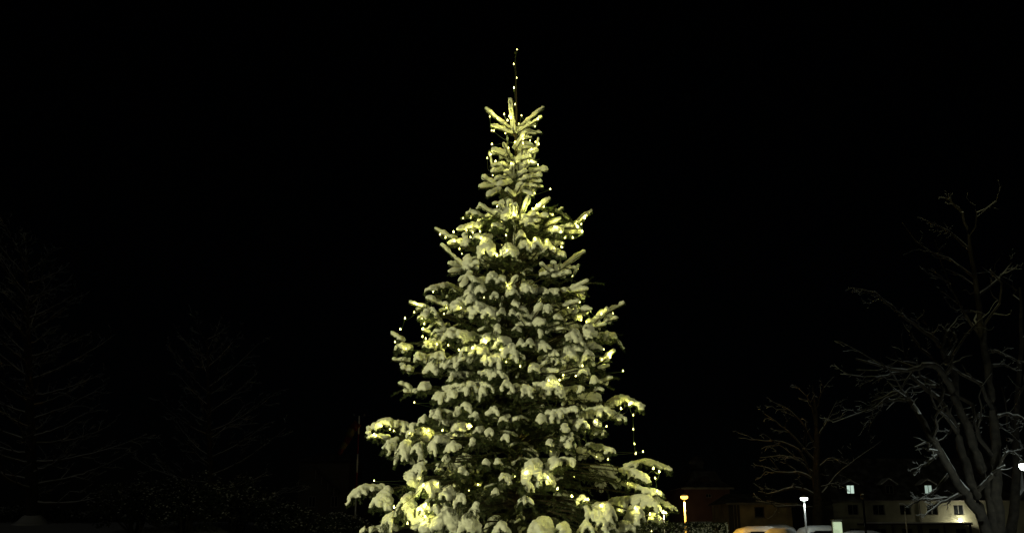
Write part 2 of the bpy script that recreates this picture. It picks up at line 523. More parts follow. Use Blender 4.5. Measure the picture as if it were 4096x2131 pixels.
PADS = [ # points tip first, radius, finger length, fingers, droop
    ([(1872, 852), (1965, 885)], 16, 45, 4, .35), ([(1900, 950), (1965, 955)], 16, 40, 5, .5), ([(1945, 1005), (1945, 972)], 26, 62, 6, .9),
    ([(2030, 880), (2030, 850)], 20, 36, 5, .5), ([(2040, 1022), (2032, 992)], 24, 52, 6, .9), ([(2098, 990), (2100, 972)], 20, 48, 5, 1.0), ([(2150, 985), (2145, 968)], 18, 52, 5, 1.0),
    ([(2195, 990), (2185, 972)], 16, 52, 5, 1.0), ([(2262, 1026), (2198, 1004)], 15, 42, 5, .6), ([(2250, 925), (2195, 925)], 18, 40, 5, .6), ([(2120, 900), (2100, 878)], 17, 40, 5, .5),
    ([(1970, 905), (2010, 915)], 15, 36, 4, .6), ([(2085, 950), (2085, 930)], 14, 36, 4, .7),
    ([(1714, 1160), (1785, 1140), (1850, 1178)], 17, 40, 5, .7), ([(1920, 1168), (1925, 1140)], 15, 36, 5, .8), ([(1872, 1180), (1895, 1135)], 14, 40, 4, .9),
    ([(1965, 1118), (1975, 1108)], 22, 38, 5, .8), ([(2000, 1125), (2010, 1120)], 18, 38, 4, .7), ([(1810, 1240), (1860, 1205)], 24, 46, 6, .9), ([(1890, 1210), (1870, 1195)], 20, 40, 5, .8),
    ([(2120, 1165), (2095, 1148)], 18, 40, 5, .8), ([(2235, 1165), (2180, 1180)], 16, 36, 5, .7), ([(2060, 1175), (2040, 1160)], 14, 44, 5, .8),
    ([(1722, 1234), (1748, 1280), (1785, 1335)], 15, 26, 4, .6), ([(1682, 1268), (1724, 1246)], 18, 38, 4, .7), ([(1696, 1378), (1780, 1376)], 13, 40, 6, .9), ([(1592, 1390), (1650, 1400)], 17, 34, 4, .6),
    ([(1790, 1345), (1815, 1330)], 21, 46, 5, .9), ([(1830, 1340), (1900, 1352)], 20, 44, 6, .8),
    ([(1912, 1245), (1930, 1235)], 25, 58, 5, 1.0), ([(1950, 1248), (1985, 1262)], 22, 52, 6, 1.0), ([(2005, 1255), (2010, 1242)], 12, 30, 4, .8), ([(2048, 1258), (2050, 1248)], 12, 32, 4, .8), ([(2085, 1240), (2105, 1262)], 17, 36, 4, .6),
    ([(2178, 1292), (2140, 1290)], 18, 38, 5, .7), ([(1940, 1362), (1985, 1348)], 22, 36, 4, .7), ([(2000, 1362), (2030, 1372)], 20, 46, 6, .8), ([(2040, 1400), (2030, 1392)], 24, 58, 6, 1.0),
    ([(2080, 1378), (2082, 1366)], 12, 28, 4, .9), ([(2116, 1380), (2120, 1366)], 14, 34, 5, .8), ([(2190, 1392), (2150, 1375)], 17, 40, 6, .8), ([(2062, 1315), (2075, 1325)], 11, 24, 4, .7),
    ([(2464, 1342), (2395, 1345)], 15, 40, 6, .8), ([(2362, 1328), (2350, 1318)], 25, 50, 6, .9), ([(2292, 1345), (2300, 1335)], 22, 58, 7, 1.0), ([(2395, 1395), (2350, 1370)], 15, 40, 5, .7),
    ([(1668, 1430), (1720, 1440), (1760, 1452)], 22, 44, 6, .9), ([(1722, 1470), (1745, 1462)], 26, 50, 6, .9), ([(1775, 1462), (1810, 1448)], 20, 36, 5, .7), ([(1850, 1430), (1920, 1405)], 24, 60, 7, 1.0), ([(1900, 1400), (1950, 1400)], 22, 50, 5, 1.0),
    ([(1682, 1552), (1715, 1545)], 19, 36, 5, .8), ([(1735, 1590), (1760, 1580)], 12, 30, 4, .8), ([(2275, 1425), (2280, 1412)], 31, 54, 7, .9), ([(2345, 1438), (2360, 1425)], 24, 46, 6, .9), ([(2130, 1478), (2140, 1470)], 20, 36, 6, .7),
    ([(2330, 1490), (2340, 1475)], 18, 34, 5, .8), ([(2386, 1532), (2375, 1515)], 15, 32, 5, .7), ([(2215, 1545), (2205, 1532)], 26, 68, 6, 1.1), ([(2300, 1400), (2330, 1380)], 18, 40, 5, .8),
    # sixth tier and the great low boughs
    ([(1474, 1722), (1540, 1688), (1610, 1705), (1660, 1728)], 21, 40, 7, .7), ([(1480, 1745), (1560, 1752)], 13, 26, 4, .4), ([(1640, 1715), (1700, 1740), (1770, 1760)], 24, 52, 7, .9), ([(1745, 1758), (1790, 1770)], 20, 44, 6, .9),
    ([(1552, 1775), (1590, 1760)], 14, 50, 6, 1.2), ([(1612, 1790), (1640, 1775)], 18, 66, 7, 1.3), ([(1660, 1790), (1690, 1780)], 14, 60, 5, 1.2),
    ([(1822, 1715), (1870, 1712)], 20, 30, 5, .6), ([(1905, 1722), (1930, 1718)], 14, 28, 4, .6), ([(2010, 1685), (2030, 1670)], 16, 32, 5, .7), ([(2070, 1675), (2050, 1680)], 11, 28, 4, .6), ([(2220, 1665), (2190, 1655)], 16, 48, 5, 1.2),
    ([(2575, 1634), (2520, 1605), (2470, 1600), (2425, 1632)], 20, 34, 7, .7), ([(2420, 1640), (2380, 1650), (2310, 1672)], 20, 42, 6, .8), ([(2335, 1694), (2300, 1696)], 19, 44, 6, 1.1), ([(2485, 1672), (2440, 1650)], 14, 38, 6, .8),
    ([(2420, 1725), (2370, 1715)], 12, 36, 5, .8), ([(2290, 1765), (2250, 1760)], 18, 46, 7, 1.1), ([(2452, 1812), (2400, 1785), (2350, 1785)], 13, 34, 6, .7),
    ([(1394, 2000), (1465, 1955), (1535, 1958)], 19, 42, 6, .8), ([(1510, 2010), (1560, 1965)], 24, 62, 7, 1.0), ([(1640, 1915), (1670, 1925)], 33, 60, 7, .9), ([(1700, 1950), (1750, 1940)], 20, 56, 8, 1.0), ([(1610, 2010), (1650, 1985)], 18, 64, 7, 1.2),
    ([(1780, 1980), (1800, 1965)], 18, 50, 6, 1.0), ([(1680, 2040), (1710, 2020)], 14, 50, 7, .8), ([(1460, 2122), (1590, 2118)], 17, 34, 5, .5), ([(1690, 2100), (1730, 2088), (1770, 2078)], 46, 80, 7, .7), ([(1785, 2085), (1800, 2074)], 50, 80, 7, .8), ([(1865, 2105), (1885, 2090)], 38, 60, 6, 1.0),
    ([(2000, 2112), (2010, 2105)], 20, 60, 6, 1.0), ([(2140, 2116), (2190, 2112)], 36, 66, 7, .8), ([(2240, 2116), (2260, 2112)], 20, 60, 6, .8),
    ([(2130, 1882), (2140, 1872)], 31, 66, 8, 1.1), ([(2180, 1912), (2190, 1900)], 22, 60, 7, 1.1), ([(2010, 1912), (2040, 1918)], 18, 40, 5, .8), ([(2235, 1845), (2200, 1850)], 17, 46, 6, 1.0),
    ([(2690, 1886), (2620, 1862), (2570, 1845), (2500, 1872)], 16, 32, 6, .5), ([(2600, 1925), (2540, 1890), (2480, 1885)], 16, 44, 6, .7), ([(2655, 1985), (2570, 1962), (2490, 1935)], 15, 36, 6, .5),
    ([(2704, 2045), (2640, 2005), (2590, 1985)], 14, 30, 6, .5), ([(2625, 2025), (2585, 1990), (2500, 2010), (2440, 2018)], 20, 52, 8, 1.1), ([(2440, 2030), (2400, 2035), (2340, 2050)], 22, 64, 9, 1.2), ([(2560, 2050), (2520, 2040)], 18, 66, 8, 1.2), ([(2640, 2070), (2600, 2060)], 14, 44, 6, .9), ([(2400, 2090), (2440, 2075)], 20, 60, 7, 1.0),
    ([(2520, 2110), (2480, 2100)], 18, 50, 6, 1.0), ([(2350, 2110), (2340, 2100)], 16, 50, 6, .9)]
PADS += [([(1840, 1360), (1880, 1352), (1930, 1356)], 18, 44, 6, .9), ([(2060, 1392), (2010, 1378), (1960, 1380)], 18, 46, 7, 1.0), ([(1800, 1452), (1860, 1440), (1930, 1425)], 20, 52, 8, 1.0), ([(2080, 1425), (2020, 1420), (1960, 1428)], 18, 50, 7, 1.0),
         ([(1860, 1555), (1820, 1548), (1770, 1560)], 15, 48, 7, 1.0), ([(1960, 1548), (1915, 1540), (1880, 1548)], 14, 46, 6, 1.0), ([(2130, 1560), (2085, 1552), (2040, 1550)], 15, 46, 7, 1.0), ([(2200, 1545), (2170, 1540), (2130, 1545)], 15, 44, 5, 1.0),
         ([(1880, 1250), (1920, 1236), (1985, 1255)], 20, 46, 6, 1.0), ([(2200, 1170), (2160, 1166), (2100, 1160)], 14, 40, 6, .8), ([(1890, 1120), (1930, 1125), (1980, 1118)], 15, 38, 6, .8), ([(2240, 1440), (2200, 1432), (2150, 1440)], 15, 44, 6, .9),
         ([(2330, 1560), (2290, 1555), (2240, 1560)], 12, 40, 6, .7), ([(1800, 1500), (1840, 1495), (1900, 1500)], 13, 42, 6, .9), ([(2010, 1500), (1960, 1490), (1910, 1495)], 12, 40, 6, .9), ([(1740, 1330), (1780, 1325), (1840, 1330)], 14, 40, 5, .8),
         ([(1720, 1650), (1760, 1645), (1820, 1660)], 13, 44, 6, 1.0), ([(2320, 1630), (2270, 1640), (2210, 1650)], 12, 40, 6, .9), ([(1760, 1690), (1800, 1690), (1850, 1700)], 12, 36, 6, .8), ([(2300, 1850), (2260, 1840), (2210, 1845)], 13, 42, 6, 1.0), ([(1740, 1860), (1790, 1865), (1850, 1875)], 12, 44, 6, .9)]
for pts, r, L, n, dr in PADS:
    pad(pts, r, L, n, dr, bare=9)

for a in [(1770, 1582, 52), (1815, 1570, 50), (1880, 1538, 56), (1932, 1562, 46), (1862, 1622, 46), (1938, 1436, 48), (1968, 1434, 48), (2000, 1440, 44), (1988, 1490, 50), (2028, 1535, 48), (2096, 1556, 50), (2122, 1560, 46),
          (1962, 1490, 40), (1700, 1672, 42), (1752, 1652, 48), (1960, 1726, 40), (2022, 1748, 32), (2162, 1668, 44), (1890, 1766, 34), (1942, 1850, 26), (1992, 1846, 28), (1850, 1878, 40), (1740, 1770, 52), (1812, 1778, 54),
          (1785, 1830, 40), (1690, 1860, 50), (1845, 1986, 58), (1910, 2020, 52), (1982, 1966, 44), (2100, 1996, 54), (2112, 1930, 54), (2255, 1705, 36), (2285, 1742, 36), (1975, 1640, 34), (1900, 1660, 36), (2240, 1650, 40), (2380, 1690, 38), (2200, 1770, 32), (1830, 1640, 36),
          (1740, 2030, 44), (1570, 2060, 54), (1640, 2030, 60), (2330, 1990, 40), (2060, 1420, 36), (2215, 1410, 34), (2270, 1350, 32), (2160, 1330, 30), (1860, 1400, 38), (1990, 1310, 34), (2060, 1215, 30), (1980, 1180, 32), (2190, 1230, 32), (2230, 1270, 30), (1760, 1420, 36)]:
    paw(a[0], a[1], a[2], n=RNG.integers(3, 7), k=0.9)

# dark inner foliage seen between the snow
for i in range(110):
    y = RNG.uniform(830, 2150)
    hw = np.interp(y, envp[:, 0], envp[:, 1]) * 0.8
    bough(CX + 14 + RNG.uniform(-hw, hw), y, RNG.uniform(0.45, 0.8), RNG.uniform(60, 110), 0.2)

# the far side of the tree: the same kind of boughs all round
for i in range(70):
    z = 0.9 + 7.4 * (i + RNG.uniform(0, 1)) / 70
    R = env(z) * RNG.uniform(0.72, 0.9)
    an = RNG.uniform(0.42, math.pi - 0.42)
    tipp = np.array([TX + R * math.cos(an), TY + R * math.sin(an), z])
    b = Branch()
    o = nrm([math.cos(an), math.sin(an), 0])
    B0 = tipp - o * min(R * 0.8, 0.55) + up_ * np.interp(z, [2, 7], [0.08, -0.25])
    b.stem_to_trunk(B0)
    Q = wob(curve(B0, tipp, 7, mid_up=0.05), 0.02)
    rr = np.interp(z, [1, 8], [0.075, 0.045])
    b.twig(Q, rr, True, dens=160)
    sd_ = np.array([-o[1], o[0], 0])
    for j in range(7):
        st = Q[RNG.integers(1, 6)]
        d = nrm(o * 0.5 + sd_ * (1 if j % 2 else -1))
        l = RNG.uniform(0.16, 0.3)
        b.twig(wob(curve(st, st + d * l * 0.8, 5, sag=l * np.interp(z, [2, 7], [0.9, 0.2])), 0.01), rr * 0.65, True, dens=160)
    b.finish(0.024)
# low skirt in front, under the picture's lower edge
for i in range(30):
    an = RNG.uniform(-math.pi + 0.1, -0.1)
    z = RNG.uniform(0.75, 1.45)
    R = RNG.uniform(1.5, 2.35)
    tipp = np.array([TX + R * math.cos(an), TY + R * math.sin(an), z])
    o = nrm([math.cos(an), math.sin(an), 0])
    b = Branch()
    B0 = tipp - o * 0.7 + up_ * 0.15
    b.stem_to_trunk(B0)
    Q = wob(curve(B0, tipp, 7, mid_up=0.05), 0.02)
    b.twig(Q, 0.075, True, dens=160)
    sd_ = np.array([-o[1], o[0], 0])
    for j in range(8):
        st = Q[RNG.integers(1, 6)]
        d = nrm(o * 0.5 + sd_ * (1 if j % 2 else -1))
        l = RNG.uniform(0.18, 0.32)
        b.twig(wob(curve(st, st + d * l * 0.8, 5, sag=l), 0.01), 0.045, True, dens=160)
    b.finish(0.022)

# trunk and leader
TOPZ = pix(2066, 205, TY)[2]
zs = np.linspace(-0.05, TOPZ, 26)
tp = np.stack([0.012 * np.sin(zs * 1.7), 0.01 * np.cos(zs * 1.3), zs], 1)
tr = np.interp(zs, [0, 1, 6, pix(2054, 537, TY)[2], TOPZ], [0.17, 0.14, 0.045, 0.02, 0.004])
tm = MB()
tm.tube(tp, tr, n=10)
tko = tm.build('trunk', M['bark'], tree, True)
ld = Branch()
lp = tp[zs > pix(2054, 470, TY)[2]] + ROOT
ld.needles(lp, 900, 0.024, False, 0.004)
tri_mesh('needles', np.concatenate(ld.need) - ROOT, M['needle'], tko)
# snow cup in the top whorl
for grp in ([(2056, 520, 17), (2044, 516, 12), (2072, 514, 12)], [(2056, 640, 20)], [(2056, 720, 26), (2050, 690, 22)]):
    cup = Branch()
    for xx, yy, rr in grp:
        p = pix(xx, yy, TY - 0.02)
        cup.snow.tube([p + (-0.03, 0, 0), p, p + (0.03, 0, 0)], [rr * 0.0022, rr * 0.0037, rr * 0.0022], n=9, flat=0.8)
    cup.snow.v = [v - ROOT for v in cup.snow.v]
    SNOW.append((cup.snow.build('snow', M['snow'], tko, True), 0.0125))

# merge each branch's rolls of snow into one soft lump
tex = bpy.data.textures.new('lumps', 'CLOUDS')
tex.noise_scale = 0.075
tex.noise_depth = 2
tex2 = bpy.data.textures.new('grain', 'CLOUDS')
tex2.noise_scale = 0.03
for so, vx in SNOW:
    m = so.modifiers.new('r', 'REMESH')
    m.mode = 'VOXEL'
    m.voxel_size = vx
    m.use_smooth_shade = True
    m = so.modifiers.new('d', 'DISPLACE')
    m.texture = tex
    m.strength = 0.036
    m.mid_level = 0.5
    m = so.modifiers.new('s', 'SMOOTH')
    m.factor = 0.5
    m.iterations = 1
    m = so.modifiers.new('d2', 'DISPLACE')
    m.texture = tex2
    m.strength = 0.021
    m.mid_level = 0.5
dg = bpy.context.evaluated_depsgraph_get()
baked = []
for so, vx in SNOW:
    baked.append(bpy.data.meshes.new_from_object(so.evaluated_get(dg)))
for (so, vx), me in zip(SNOW, baked):
    so.modifiers.clear()
    so.data = me
    me.name = 'snow'
    me.polygons.foreach_set('use_smooth', [True] * len(me.polygons))

# lumps that do not touch become separate pieces of snow on the same branch
for so, vx in list(SNOW):
    me = so.data
    nv = len(me.vertices)
    e = np.empty(len(me.edges) * 2, np.int32)
    me.edges.foreach_get('vertices', e)
    e = e.reshape(-1, 2)
    lab = np.arange(nv)
    while True:
        mn = np.minimum(lab[e[:, 0]], lab[e[:, 1]])
        new = lab.copy()
        np.minimum.at(new, e[:, 0], mn)
        np.minimum.at(new, e[:, 1], mn)
        np.minimum.at(new, lab[e[:, 0]], mn)
        np.minimum.at(new, lab[e[:, 1]], mn)
        new = new[new]
        if (new == lab).all():
            break
        lab = new
    u, cnt = np.unique(lab, return_counts=True)
    if len(u) < 2:
        continue
    co = np.empty(nv * 3)
    me.vertices.foreach_get('co', co)
    co = co.reshape(-1, 3)
    polys = [tuple(p.vertices) for p in me.polygons]
    pieces = sorted(zip(cnt, u), reverse=True)
    for i, (c_, l_) in enumerate(pieces):
        if i and c_ < 60:
            continue
        ids = np.where(lab == l_)[0]
        mp = {int(a): j for j, a in enumerate(ids)}
        m2 = bpy.data.meshes.new('snow')
        m2.from_pydata(co[ids].tolist(), [], [tuple(mp[v] for v in p) for p in polys if lab[p[0]] == l_])
        m2.materials.append(M['snow'])
        m2.polygons.foreach_set('use_smooth', [True] * len(m2.polygons))
        if i == 0:
            so.data = m2
        else:
            o2 = bpy.data.objects.new('snow', m2)
            col.objects.link(o2)
            o2.parent = so.parent
            SNOW.append((o2, vx))

# ------------------------------------------------------------------ fairy lights
VV, FF, n0 = [], [], 0
for so, vx in SNOW:
    me = so.data
    a = np.empty(len(me.vertices) * 3)
    me.vertices.foreach_get('co', a)
    VV.append(a.reshape(-1, 3) + ROOT)
    for p in me.polygons:
        FF.append([i + n0 for i in p.vertices])
    n0 += len(me.vertices)
bvh = BVHTree.FromPolygons(np.concatenate(VV).tolist(), FF)

STR = [
 ('fairy lights wound round the bare leader and top whorl of the fir',
  [(2068, 199), (2055, 257), (2067, 312), (2056, 352), (2060, 418), (2036, 465), (2044, 472), (2017, 457), (2030, 482), (1990, 474), (1974, 455), (1959, 467), (1967, 522), (1976, 523), (2060, 570), (2075, 496), (2086, 462), (2140, 506), (2152, 478)]),
 ('fairy lights round the narrow second whorl of upright snowy shoots',
  [(2093, 556), (2092, 574), (2142, 568), (2155, 577), (2125, 598), (2125, 645), (2045, 654), (2034, 592), (1982, 645), (1964, 618), (1949, 632), (2138, 773)]),
 ('fairy lights round the spread of long shoots below the narrow top',
  [(2211, 859), (2175, 826), (2147, 822), (2131, 835), (2097, 826), (2096, 838), (2061, 862), (2054, 850), (2032, 877), (2006, 888), (1968, 902), (1911, 881), (1883, 870), (1884, 907), (1866, 922), (1814, 927), (1782, 950), (1760, 937), (1818, 964), (1838, 995), (1882, 948), (1891, 930), (1920, 926), (1924, 952), (1935, 1012), (1988, 1022), (2028, 1004), (2024, 941), (2086, 918), (2139, 955), (2186, 965), (2217, 993), (2245, 987), (2248, 973), (2260, 950), (2243, 929), (2218, 907), (2291, 950), (2328, 926), (2325, 896), (2310, 909), (2302, 895), (2340, 872)]),
 ('fairy lights across the middle of the fir, hanging free beside a bough',
  [(2290, 1106), (2030, 1142), (1979, 1197), (1936, 1189), (1843, 1231), (1786, 1228), (1776, 1255), (1668, 1217), (1657, 1248), (1620, 1272), (1602, 1316)]),
 ('fairy lights over the dark gap to the long forked shoot',
  [(2110, 1181), (2161, 1204), (2223, 1207), (2272, 1228), (2295, 1234), (2318, 1207), (2362, 1244), (2405, 1255), (2346, 1287), (2325, 1281), (2452, 1253)]),
 ('fairy lights dropping past a shoot to the broad snow pads at mid height',
  [(1688, 1272), (1697, 1294), (1691, 1315), (1690, 1345), (1703, 1353), (1580, 1367), (1624, 1394), (1748, 1376), (1793, 1380), (1836, 1399), (1890, 1391), (1942, 1370), (2000, 1398), (2025, 1447), (2081, 1464), (2195, 1521), (2238, 1519), (2253, 1509), (2303, 1502), (2330, 1462), (2407, 1438), (2440, 1428), (2435, 1413)]),
 ('fairy lights along the great drooping boughs with one strand hanging straight down',
  [(1495, 1737), (1505, 1742), (1526, 1702), (1560, 1715), (1575, 1722), (1640, 1733), (1653, 1735), (1714, 1721), (1770, 1720), (1807, 1755), (1842, 1720), (1884, 1703), (1948, 1712), (2003, 1702), (2043, 1704), (2083, 1721), (2138, 1730), (2189, 1749), (2202, 1796), (2281, 1720), (2213, 1732), (2380, 1686), (2484, 1633), (2517, 1617), (2533, 1659), (2533, 1715), (2538, 1774), (2543, 1812)]),
 ('fairy lights round the lowest snow covered boughs of the fir',
  [(1693, 1939), (1577, 2027), (1630, 2091), (1701, 2066), (1672, 2036), (1703, 2016), (1752, 1931), (1818, 1954), (1876, 1959), (1912, 1937), (1938, 1954), (2059, 1904), (2105, 1892), (2191, 1908), (2230, 1953), (2288, 1983), (2352, 1996), (2402, 2022), (2477, 2039), (2541, 2030), (2600, 2055), (2655, 2046), (2665, 2050), (2628, 1962), (2621, 1911), (2637, 1885), (2613, 1872), (2510, 1933), (2432, 1835), (2386, 1826)])]
BURIED = {(2032, 877), (1935, 1012), (2028, 1004), (1942, 1370), (1842, 1720), (2105, 1892)}
bm_ = MB()
bm_.lathe((0, 0, 0), [(0.003, -0.010), (0.0088, -0.008), (0.0085, -0.003), (0.0055, 0.006), (0.0025, 0.014), (0.001, 0.019)], 7)
bulb_mes, bulb_lights = [], []
for st, pw in ((2.6, 0.22), (4.2, 0.55), (7.0, 1.1)):
    me_ = bm_.mesh('bulb')
    me_.materials.append(emat('bulb_glow', (1.0, 0.86, 0.30), st))
    bulb_mes.append(me_)
    bl = bpy.data.lights.new('bulb_light', 'POINT')
    bl.energy = pw
    bl.color = (0.98, 0.95, 0.16)
    bl.shadow_soft_size = 0.012
    bulb_lights.append(bl)
def new_bulb():
    """one bulb with its own light just in front of the glass"""
    k = RNG.choice(3, p=[.35, .4, .25])
    o = bpy.data.objects.new('bulb', bulb_mes[k])
    lo = bpy.data.objects.new('bulb_light', bulb_lights[k])
    col.objects.link(lo)
    lo.parent = o
    lo.location = (0, -0.024, 0.004)
    return o
def cast(x, y):
    p = pix(x, y, 5.0)
    d = Vector(nrm(p - CAM))
    h = bvh.ray_cast(Vector(CAM), d)
    return (np.array(h[0]) if h[0] is not None else None), np.array(d)
for lab, pts in STR:
    P = []
    last = None
    for q in pts:
        h, d = cast(*q)
        if h is not None and h[1] > 7.5 and h[1] < 12.5:
            p = h + d * (0.028 if q in BURIED else -0.044)
            last = p[1]
        else:
            _, dep = place(*q)
            p = pix(q[0], q[1], last if last and last < TY + 0.4 else TY - min(dep, 0.3))
        P.append(p)
    root = empty('fairy_lights', P[0], lab, 'fairy lights', 'strings of fairy lights on the fir')
    for i, p in enumerate(P):
        o = new_bulb()
        col.objects.link(o)
        o.parent = root
        o.location = p - P[0]
        sc_ = RNG.uniform(0.95, 1.4)
        o.scale = (sc_,) * 3
        o.rotation_euler = (RNG.uniform(-.3, .3), RNG.uniform(-.3, .3), 0)
    cb = MB()
    cb.tube([P[0] + (0, 0, -0.012), P[0] + (0.0, 0.01, -0.03)], 0.004, n=4)
    for a, b_ in zip(P[:-1], P[1:]):
        a2, b2 = a + (0, 0.004, -0.014), b_ + (0, 0.004, -0.014)
        if np.linalg.norm(a - b_) < 0.75:
            cb.tube(wob(curve(a2, b2, 7, mid_up=-0.035), 0.012), 0.0032, n=4)
        else:
            m1, m2 = a2 + (0, 0.25, -0.05), b2 + (0, 0.25, -0.05)
            cb.tube([a2, m1, m2, b2], 0.0032, n=4)
    cb.v = [v - P[0] for v in cb.v]
    cb.build('cable', M['cable'], root)
# the same lights on the far side
far = []
for i in range(46):
    z = 1.2 + 7.2 * i / 46
    an = 0.2 + (math.pi - 0.4) * ((i * 0.37) % 1)
    R = env(z) * 0.95
    far.append(np.array([TX + R * math.cos(an), TY + R * math.sin(an), z]))
root = empty('fairy_lights', far[0], 'fairy lights on the far side of the fir, glowing through the gaps', 'fairy lights', 'strings of fairy lights on the fir')
for p in far:
    o = new_bulb()
    col.objects.link(o)
    o.parent = root
    o.location = p - far[0]
cb = MB()
cb.tube(np.array(far) - far[0] + (0, 0, -0.014), 0.0032, n=4)
cb.build('cable', M['cable'], root)

# ------------------------------------------------------------------ street lamps
M['lamp_metal'] = mat('lamp_metal', (0.16, 0.16, 0.155), 0.5, c2=(0.12, 0.12, 0.118), scale=6, metal=0.0)
M['lamp_dark'] = mat('lamp_dark', (0.02, 0.022, 0.022), 0.5)
def street_lamp(p, label, colr, power, lens, mt='lamp_metal', rad=0.225, lit=True, spot=True):
    base = np.array([p[0], p[1], gz(p[0], p[1])])
    H = p[2] - base[2]
    root = empty('street_lamp', base, label, 'street lamp', 'street lamps along the paths')
    m = MB()
    m.lathe((0, 0, -0.05), [(0.11, 0), (0.11, 0.5), (0.065, 0.55), (0.05, H - 0.05)], 12)
    m.build('post', M[mt], root, True)
    m = MB()
    m.lathe((0, 0, H + 0.05), [(rad, 0.035), (rad * 1.02, 0.05), (rad * 0.8, 0.085), (0.04, 0.105)], 20)
    hd = m.build('hood', M[mt], root, True)
    m = MB()
    m.lathe((0, 0, H + 0.125), [(rad * 0.75, 0.0), (rad * 0.6, 0.05), (0.02, 0.09)], 16)
    m.build('snow', M['snow_far'], hd, True)
    m = MB()
    m.lathe((0, 0, H - 0.10), [(rad * 0.45, 0.0), (rad * 0.8, 0.03), (rad * 0.96, 0.09), (rad * 0.96, 0.182)], 20)
    m.build('lens', emat('lamp_lens', colr, lens) if lit else M['lamp_dark'], root, True)
    if lit:
        l = bpy.data.lights.new('lamp_light', 'SPOT' if spot else 'POINT')
        l.energy = power
        l.color = colr
        l.shadow_soft_size = 0.12
        if spot:
            l.spot_size = math.radians(166)
            l.spot_blend = 0.35
        lo = bpy.data.objects.new('lamp_light', l)
        col.objects.link(lo)
        lo.parent = root
        lo.location = (0, 0, H - 0.26)
    return root

WARM, COLD = (1.0, 0.52, 0.07), (0.86, 1.0, 0.93)
street_lamp(pix(2737, 1988, 45), 'warm yellow lit street lamp behind the snowy hedge', WARM, 2300, 5)
street_lamp(pix(2655, 2048, 80), 'distant lit street lamp beyond the hedge under the low fir boughs', (1, .85, .5), 400, 5)
street_lamp(pix(3216, 1994, 46), 'cold white lit street lamp beside the snow covered cars', COLD, 120, 9)
street_lamp(pix(4113, 1866, 21.5), 'bright cold street lamp beside the old many stemmed tree', COLD, 110, 30, spot=False)
street_lamp(pix(3451, 1988, 40), 'unlit dark street lamp in front of the long house', COLD, 0, 0, 'lamp_dark', 0.12, False)
# two added floodlights, out of view each side, stand in for the fir's frontal light
def added_floodlight(p, label, power, colr=(0.96, 0.95, 0.46)):
    p = np.array(p, float)
    root = empty('added_floodlight', (p[0], p[1], 0), label, 'added_floodlight')
    aim = np.array([TX, TY - 0.8, 3.7])
    m = MB(); m.lathe((0, 0, -.05), [(.09, 0), (.06, .1), (.045, p[2] - .1)], 12); m.build('post', M['lamp_metal'], root, True)
    q = Vector(aim - p).to_track_quat('-Z', 'Y').to_euler()
    m = MB(); m.box((-.2, -.15, .03), (.2, .15, .16)); hs = m.build('housing', M['lamp_dark'], root); hs.location = (0, 0, p[2]); hs.rotation_euler = q
    m = MB(); m.box((-.17, -.12, .012), (.17, .12, .027)); m.build('lens', emat('added_flood_lens', colr, 20), hs)
    l = bpy.data.lights.new('lamp_light', 'SPOT'); l.energy = power; l.color = colr; l.shadow_soft_size = .14
    l.spot_size = math.radians(58); l.spot_blend = .5
    lo = bpy.data.objects.new('lamp_light', l); col.objects.link(lo); lo.parent = hs; lo.location = (0, 0, -.05)
added_floodlight((-7.6, 2.4, 3.6), 'added flood lamp on a post out of view, aimed at the fir from the left', 2550)
added_floodlight((7.0, 2.0, 3.2), 'added flood lamp on a post out of view, aimed at the fir from the right', 600)

# ------------------------------------------------------------------ bare trees
def grow(bark, snow, P, r0, r1, depth, rng, n_sub=5, spread=0.8, lenf=0.45, up=0.25, snowf=0.75, minr=0.006):
    P = np.asarray(P, float)
    R = np.linspace(r0, r1, len(P))
    bark.tube(P, R, n=7 if r0 > 0.05 else (5 if r0 > 0.02 else 3))
    T = np.gradient(P, axis=0)
    T /= np.linalg.norm(T, axis=1)[:, None] + 1e-9
    # snow lies on the upper side wherever the branch is not too steep
    Q, W = [], []
    def flush():
        if len(Q) > 1:
            snow.tube(Q, W, n=5 if r0 > 0.02 else 3)
        Q.clear(); W.clear()
    for p, t, r in zip(P, T, R):
        if abs(t[2]) < 0.86 and (r < 0.17 or abs(t[2]) < 0.5):
            Q.append(p + np.array([0, 0, r * 0.75 + 0.004]))
            W.append(max(r * snowf, minr) * rng.uniform(0.8, 1.1))
        else:
            flush()
    flush()
    if depth <= 0:
        return
    L = np.linalg.norm(np.diff(P, axis=0), axis=1).sum()
    for i in range(n_sub):
        u = 0.22 + 0.78 * (i + rng.uniform(0.1, 0.9)) / n_sub
        j = min(len(P) - 2, int(u * (len(P) - 1)))
        o = P[j] + (P[j + 1] - P[j]) * (u * (len(P) - 1) - j)
        t = T[j]
        v = rng.normal(size=3)
        v -= v.dot(t) * t
        v = nrm(v)
        d = nrm(t * 0.75 + v * spread + np.array([0, 0, up]))
        l = L * lenf * rng.uniform(0.6, 1.15) * (1.15 - 0.55 * u)
        S = curve(o, o + d * l, 6, sag=-l * rng.uniform(-0.12, 0.16))
        a, b = rng.normal(size=3) * l * 0.07, rng.normal(size=3) * l * 0.07
        S[2] += a; S[3] += a * 0.6 + b; S[4] += b
        rr = max(R[j] * 0.55, 0.005)
        grow(bark, snow, S, rr, max(rr * 0.3, 0.003), depth - 1, rng, max(3, n_sub - 1), spread, lenf, up, snowf, minr)

